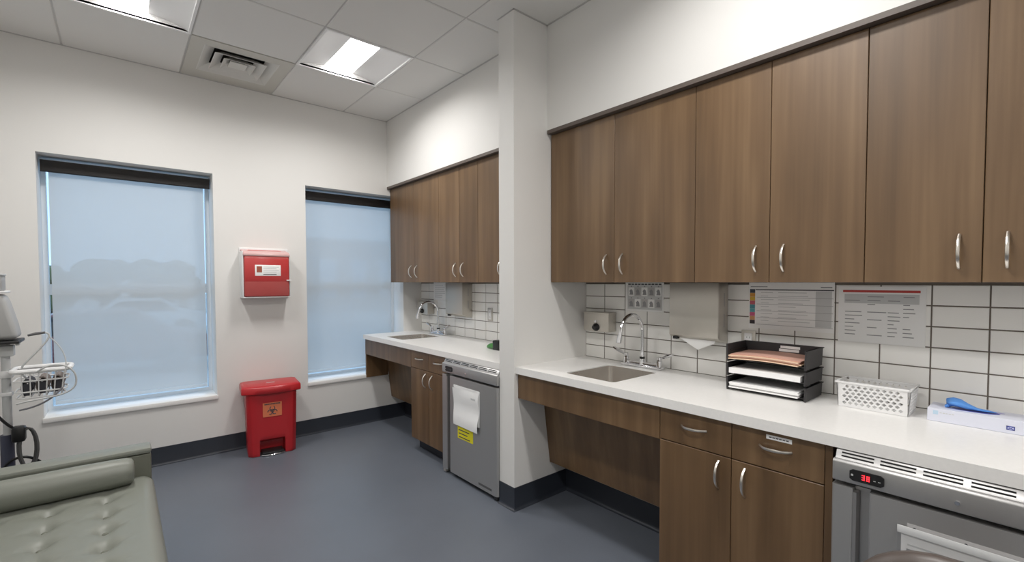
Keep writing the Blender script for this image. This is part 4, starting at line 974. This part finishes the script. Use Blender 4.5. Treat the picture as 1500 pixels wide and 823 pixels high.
# basket on an arm
bk = part('basket_bracket', MB().tube([(px-.03, py_, .89), (px+.06, py_, .885)], .010, 8), WHITEP, t)
part('bracket_band', MB().box(px-.028, px+.028, py_-.028, py_+.028, .865, .905), WHITEP, t, bevel=.004)
part('bracket_band', MB().box(px-.024, px+.024, py_-.024, py_+.024, .765, .785), WHITEP, t, bevel=.004)
bx0, bx1, yy0, yy1 = px+.03, px+.262, py_-.12, py_+.06
def hoop(x0, x1, y0, y1, z, r, rad): return MB().tube([(p[0], p[1], z) for p in rrect(x0, x1, y0, y1, r, 5)], rad, 8, closed=True)
part('basket_rim', hoop(bx0, bx1, yy0, yy1, .905, .035, .0125), WHITEP, t)
part('basket_wire', hoop(bx0+.006, bx1-.010, yy0+.006, yy1-.006, .85, .035, .0042), WHITEP, t)
part('basket_wire', hoop(bx0+.010, bx1-.018, yy0+.010, yy1-.010, .79, .035, .0042), WHITEP, t)
part('basket_wire', hoop(bx0+.016, bx1-.028, yy0+.016, yy1-.016, .757, .03, .0042), WHITEP, t)
for k in range(6):
    f_ = .03+k*.034
    part('basket_wire', MB().tube([(bx0+f_+.01, yy0, .905), (bx0+f_*.92+.014, yy0+.01, .79), (bx0+f_*.88+.016, yy0+.016, .757), (bx0+f_*.88+.016, yy1-.016, .757), (bx0+f_+.01, yy1, .905)], .003, 6), WHITEP, t)
# cuffs rolled in the basket
for k, (dx, r_, m_, z_, tl_) in enumerate(((.058, .027, CUFFD, .80, 'dark rolled pressure cuff at the pole end of the cart basket'), (.117, .029, CUFF, .806, 'grey-brown rolled pressure cuff in the middle of the cart basket'), (.177, .029, CUFF, .808, 'grey-brown rolled pressure cuff at the outer end of the cart basket'))):
    c = Vector((px+.03+dx, py_-.03, z_)); pts = []
    for q in range(34):
        a = q*.42; rr = r_*(1-.018*q); pts.append((c.x+rr*math.cos(a), c.z+.012+rr*math.sin(a)*1.9))
    m = MB(); th = .0035
    inner = [(p[0]+(c.x-p[0])*.12, p[1]+(c.z-p[1])*.12) for p in pts]
    m.loft([[Vector((p[0], y, p[1])) for p in pts]+[Vector((p[0], y, p[1])) for p in reversed(inner)] for y in (c.y-.07, c.y+.07)])
    cu = thing('pressure_cuff', tl_, 'pressure cuff', (c.x, c.y, .76), 'pressure cuffs in the cart basket')
    part('roll', m, m_, cu, angle=50); part('strap', MB().box(c.x-.012, c.x+.02, c.y-.074, c.y-.07, c.z-.03, c.z+.034), CUFFD, cu)
# cords
part('probe', MB().tube([(px+.098, py_-.09, 1.100), (px+.13, py_-.095, 1.108), (px+.166, py_-.1, 1.112)], [.006, .008, .006], 8), mat('probe_grey', (.12, .12, .125), .5), t)
part('probe_cord', MB().tube(bez((px+.166, py_-.1, 1.112), (px+.22, py_-.1, 1.10), (px+.12, py_-.11, 1.0), (px+.075, py_-.10, .935), 14)+bez((px+.075, py_-.10, .935), (px+.05, py_-.09, .88), (px+.1, py_-.05, .84), (px+.15, py_-.06, .82), 8)[1:], .0045, 6), GREYP, t)
part('probe_cord', MB().tube(bez((px+.13, py_-.13, .90), (px+.22, py_-.15, .98), (px+.31, py_-.14, .90), (px+.285, py_-.14, .81), 14)+bez((px+.285, py_-.14, .81), (px+.26, py_-.14, .74), (px+.12, py_-.15, .76), (px+.05, py_-.13, .735), 12)[1:], .0042, 6), GREYP, t)
part('probe_cord', MB().tube(bez((px+.18, py_-.1, 1.09), (px+.24, py_-.1, 1.02), (px+.26, py_-.12, .95), (px+.24, py_-.13, .88), 10), .003, 6), GREYP, t)
part('hose', MB().tube(bez((px+.23, py_-.13, .80), (px+.2, py_-.14, .76), (px+.16, py_-.13, .71), (px+.06, py_-.13, .70), 10), .005, 6), mat('hose_grey', (.2, .2, .22), .6), t)
part('power_cord', MB().tube(bez((px-.12, py_-.06, .78), (px-.04, py_-.07, .72), (px-.01, py_-.06, .62), (px+.03, py_-.05, .59), 10), .007, 7), BLACK, t)
part('power_brick', MB().box(px+.02, px+.075, py_-.085, py_-.025, .515, .60), BLACK, t, bevel=.012)
for k in range(3):
    rr = .055+.008*k
    part('cord_loop', MB().tube([(px+.075+.035*math.sin(a)+.006*k, py_-.05-.01*k, .475+(.11)*math.cos(a)) for a in [2*math.pi*q/18 for q in range(18)]], .0055, 6, closed=True), mat('cord_grey_%d' % k, (.10, .10, .10), .5), t)
part('cord_loop', MB().tube(bez((px-.02, py_-.02, .36), (px+.0, py_-.05, .44), (px+.1, py_-.06, .46), (px+.15, py_-.03, .33), 12), .007, 7), BLACK, t)

# ------------------------------------------------------------------ padded chair in front of the near fridge
chx, chy = -1.345, -4.302
t = thing('task_chair', 'taupe padded chair whose rounded back shows at bottom right', 'chair', (chx+.2, chy, 0))
rings = []
for dx, s in ((-.022, .86), (-.016, .95), (-.004, 1.0), (.012, 1.0), (.022, .95), (.028, .86)):
    rings.append([Vector((chx+dx-.02*math.cos(a)*0, chy+.185*s*math.copysign(abs(math.cos(a))**.85, math.cos(a)), .693+.2*s*math.copysign(abs(math.sin(a))**.9, math.sin(a)))) for a in [2*math.pi*k/36 for k in range(36)]])
part('backrest', MB().loft(rings), TAUPE, t, angle=70)
part('back_stem', MB().tube([(chx+.03, chy, .66), (chx+.035, chy, .45), (chx+.09, chy, .41), (chx+.22, chy, .41)], .014, 8), BLACK, t)
m = MB(); sc_ = (chx+.235, chy)
m.loft([[Vector((sc_[0]+.2*s*math.cos(a), sc_[1]+.2*s*math.sin(a), z)) for a in [2*math.pi*k/32 for k in range(32)]] for s, z in ((.9, .43), (.99, .44), (1, .46), (.99, .482), (.93, .494), (.6, .498))]); part('seat', m, TAUPE, t, angle=60)
part('gas_column', MB().tube([(sc_[0], chy, .10), (sc_[0], chy, .43)], [.028, .022], 12), CHROME, t)
for k in range(5):
    a = R(72*k); e = (sc_[0]+.24*math.cos(a), chy+.24*math.sin(a), .07)
    l_ = part('leg', MB().tube([(sc_[0], chy, .115), e], [.024, .015], 8), BLACK, t)
    part('caster', MB().lathe([(0, -.012), (.024, -.012), (.028, 0), (.024, .012), (0, .012)], (e[0], e[1], .028), 'y', 12), BLACK, l_)
    part('caster_stem', MB().tube([(e[0], e[1], .03), (e[0], e[1], .08)], .007, 6), CHROME, l_)
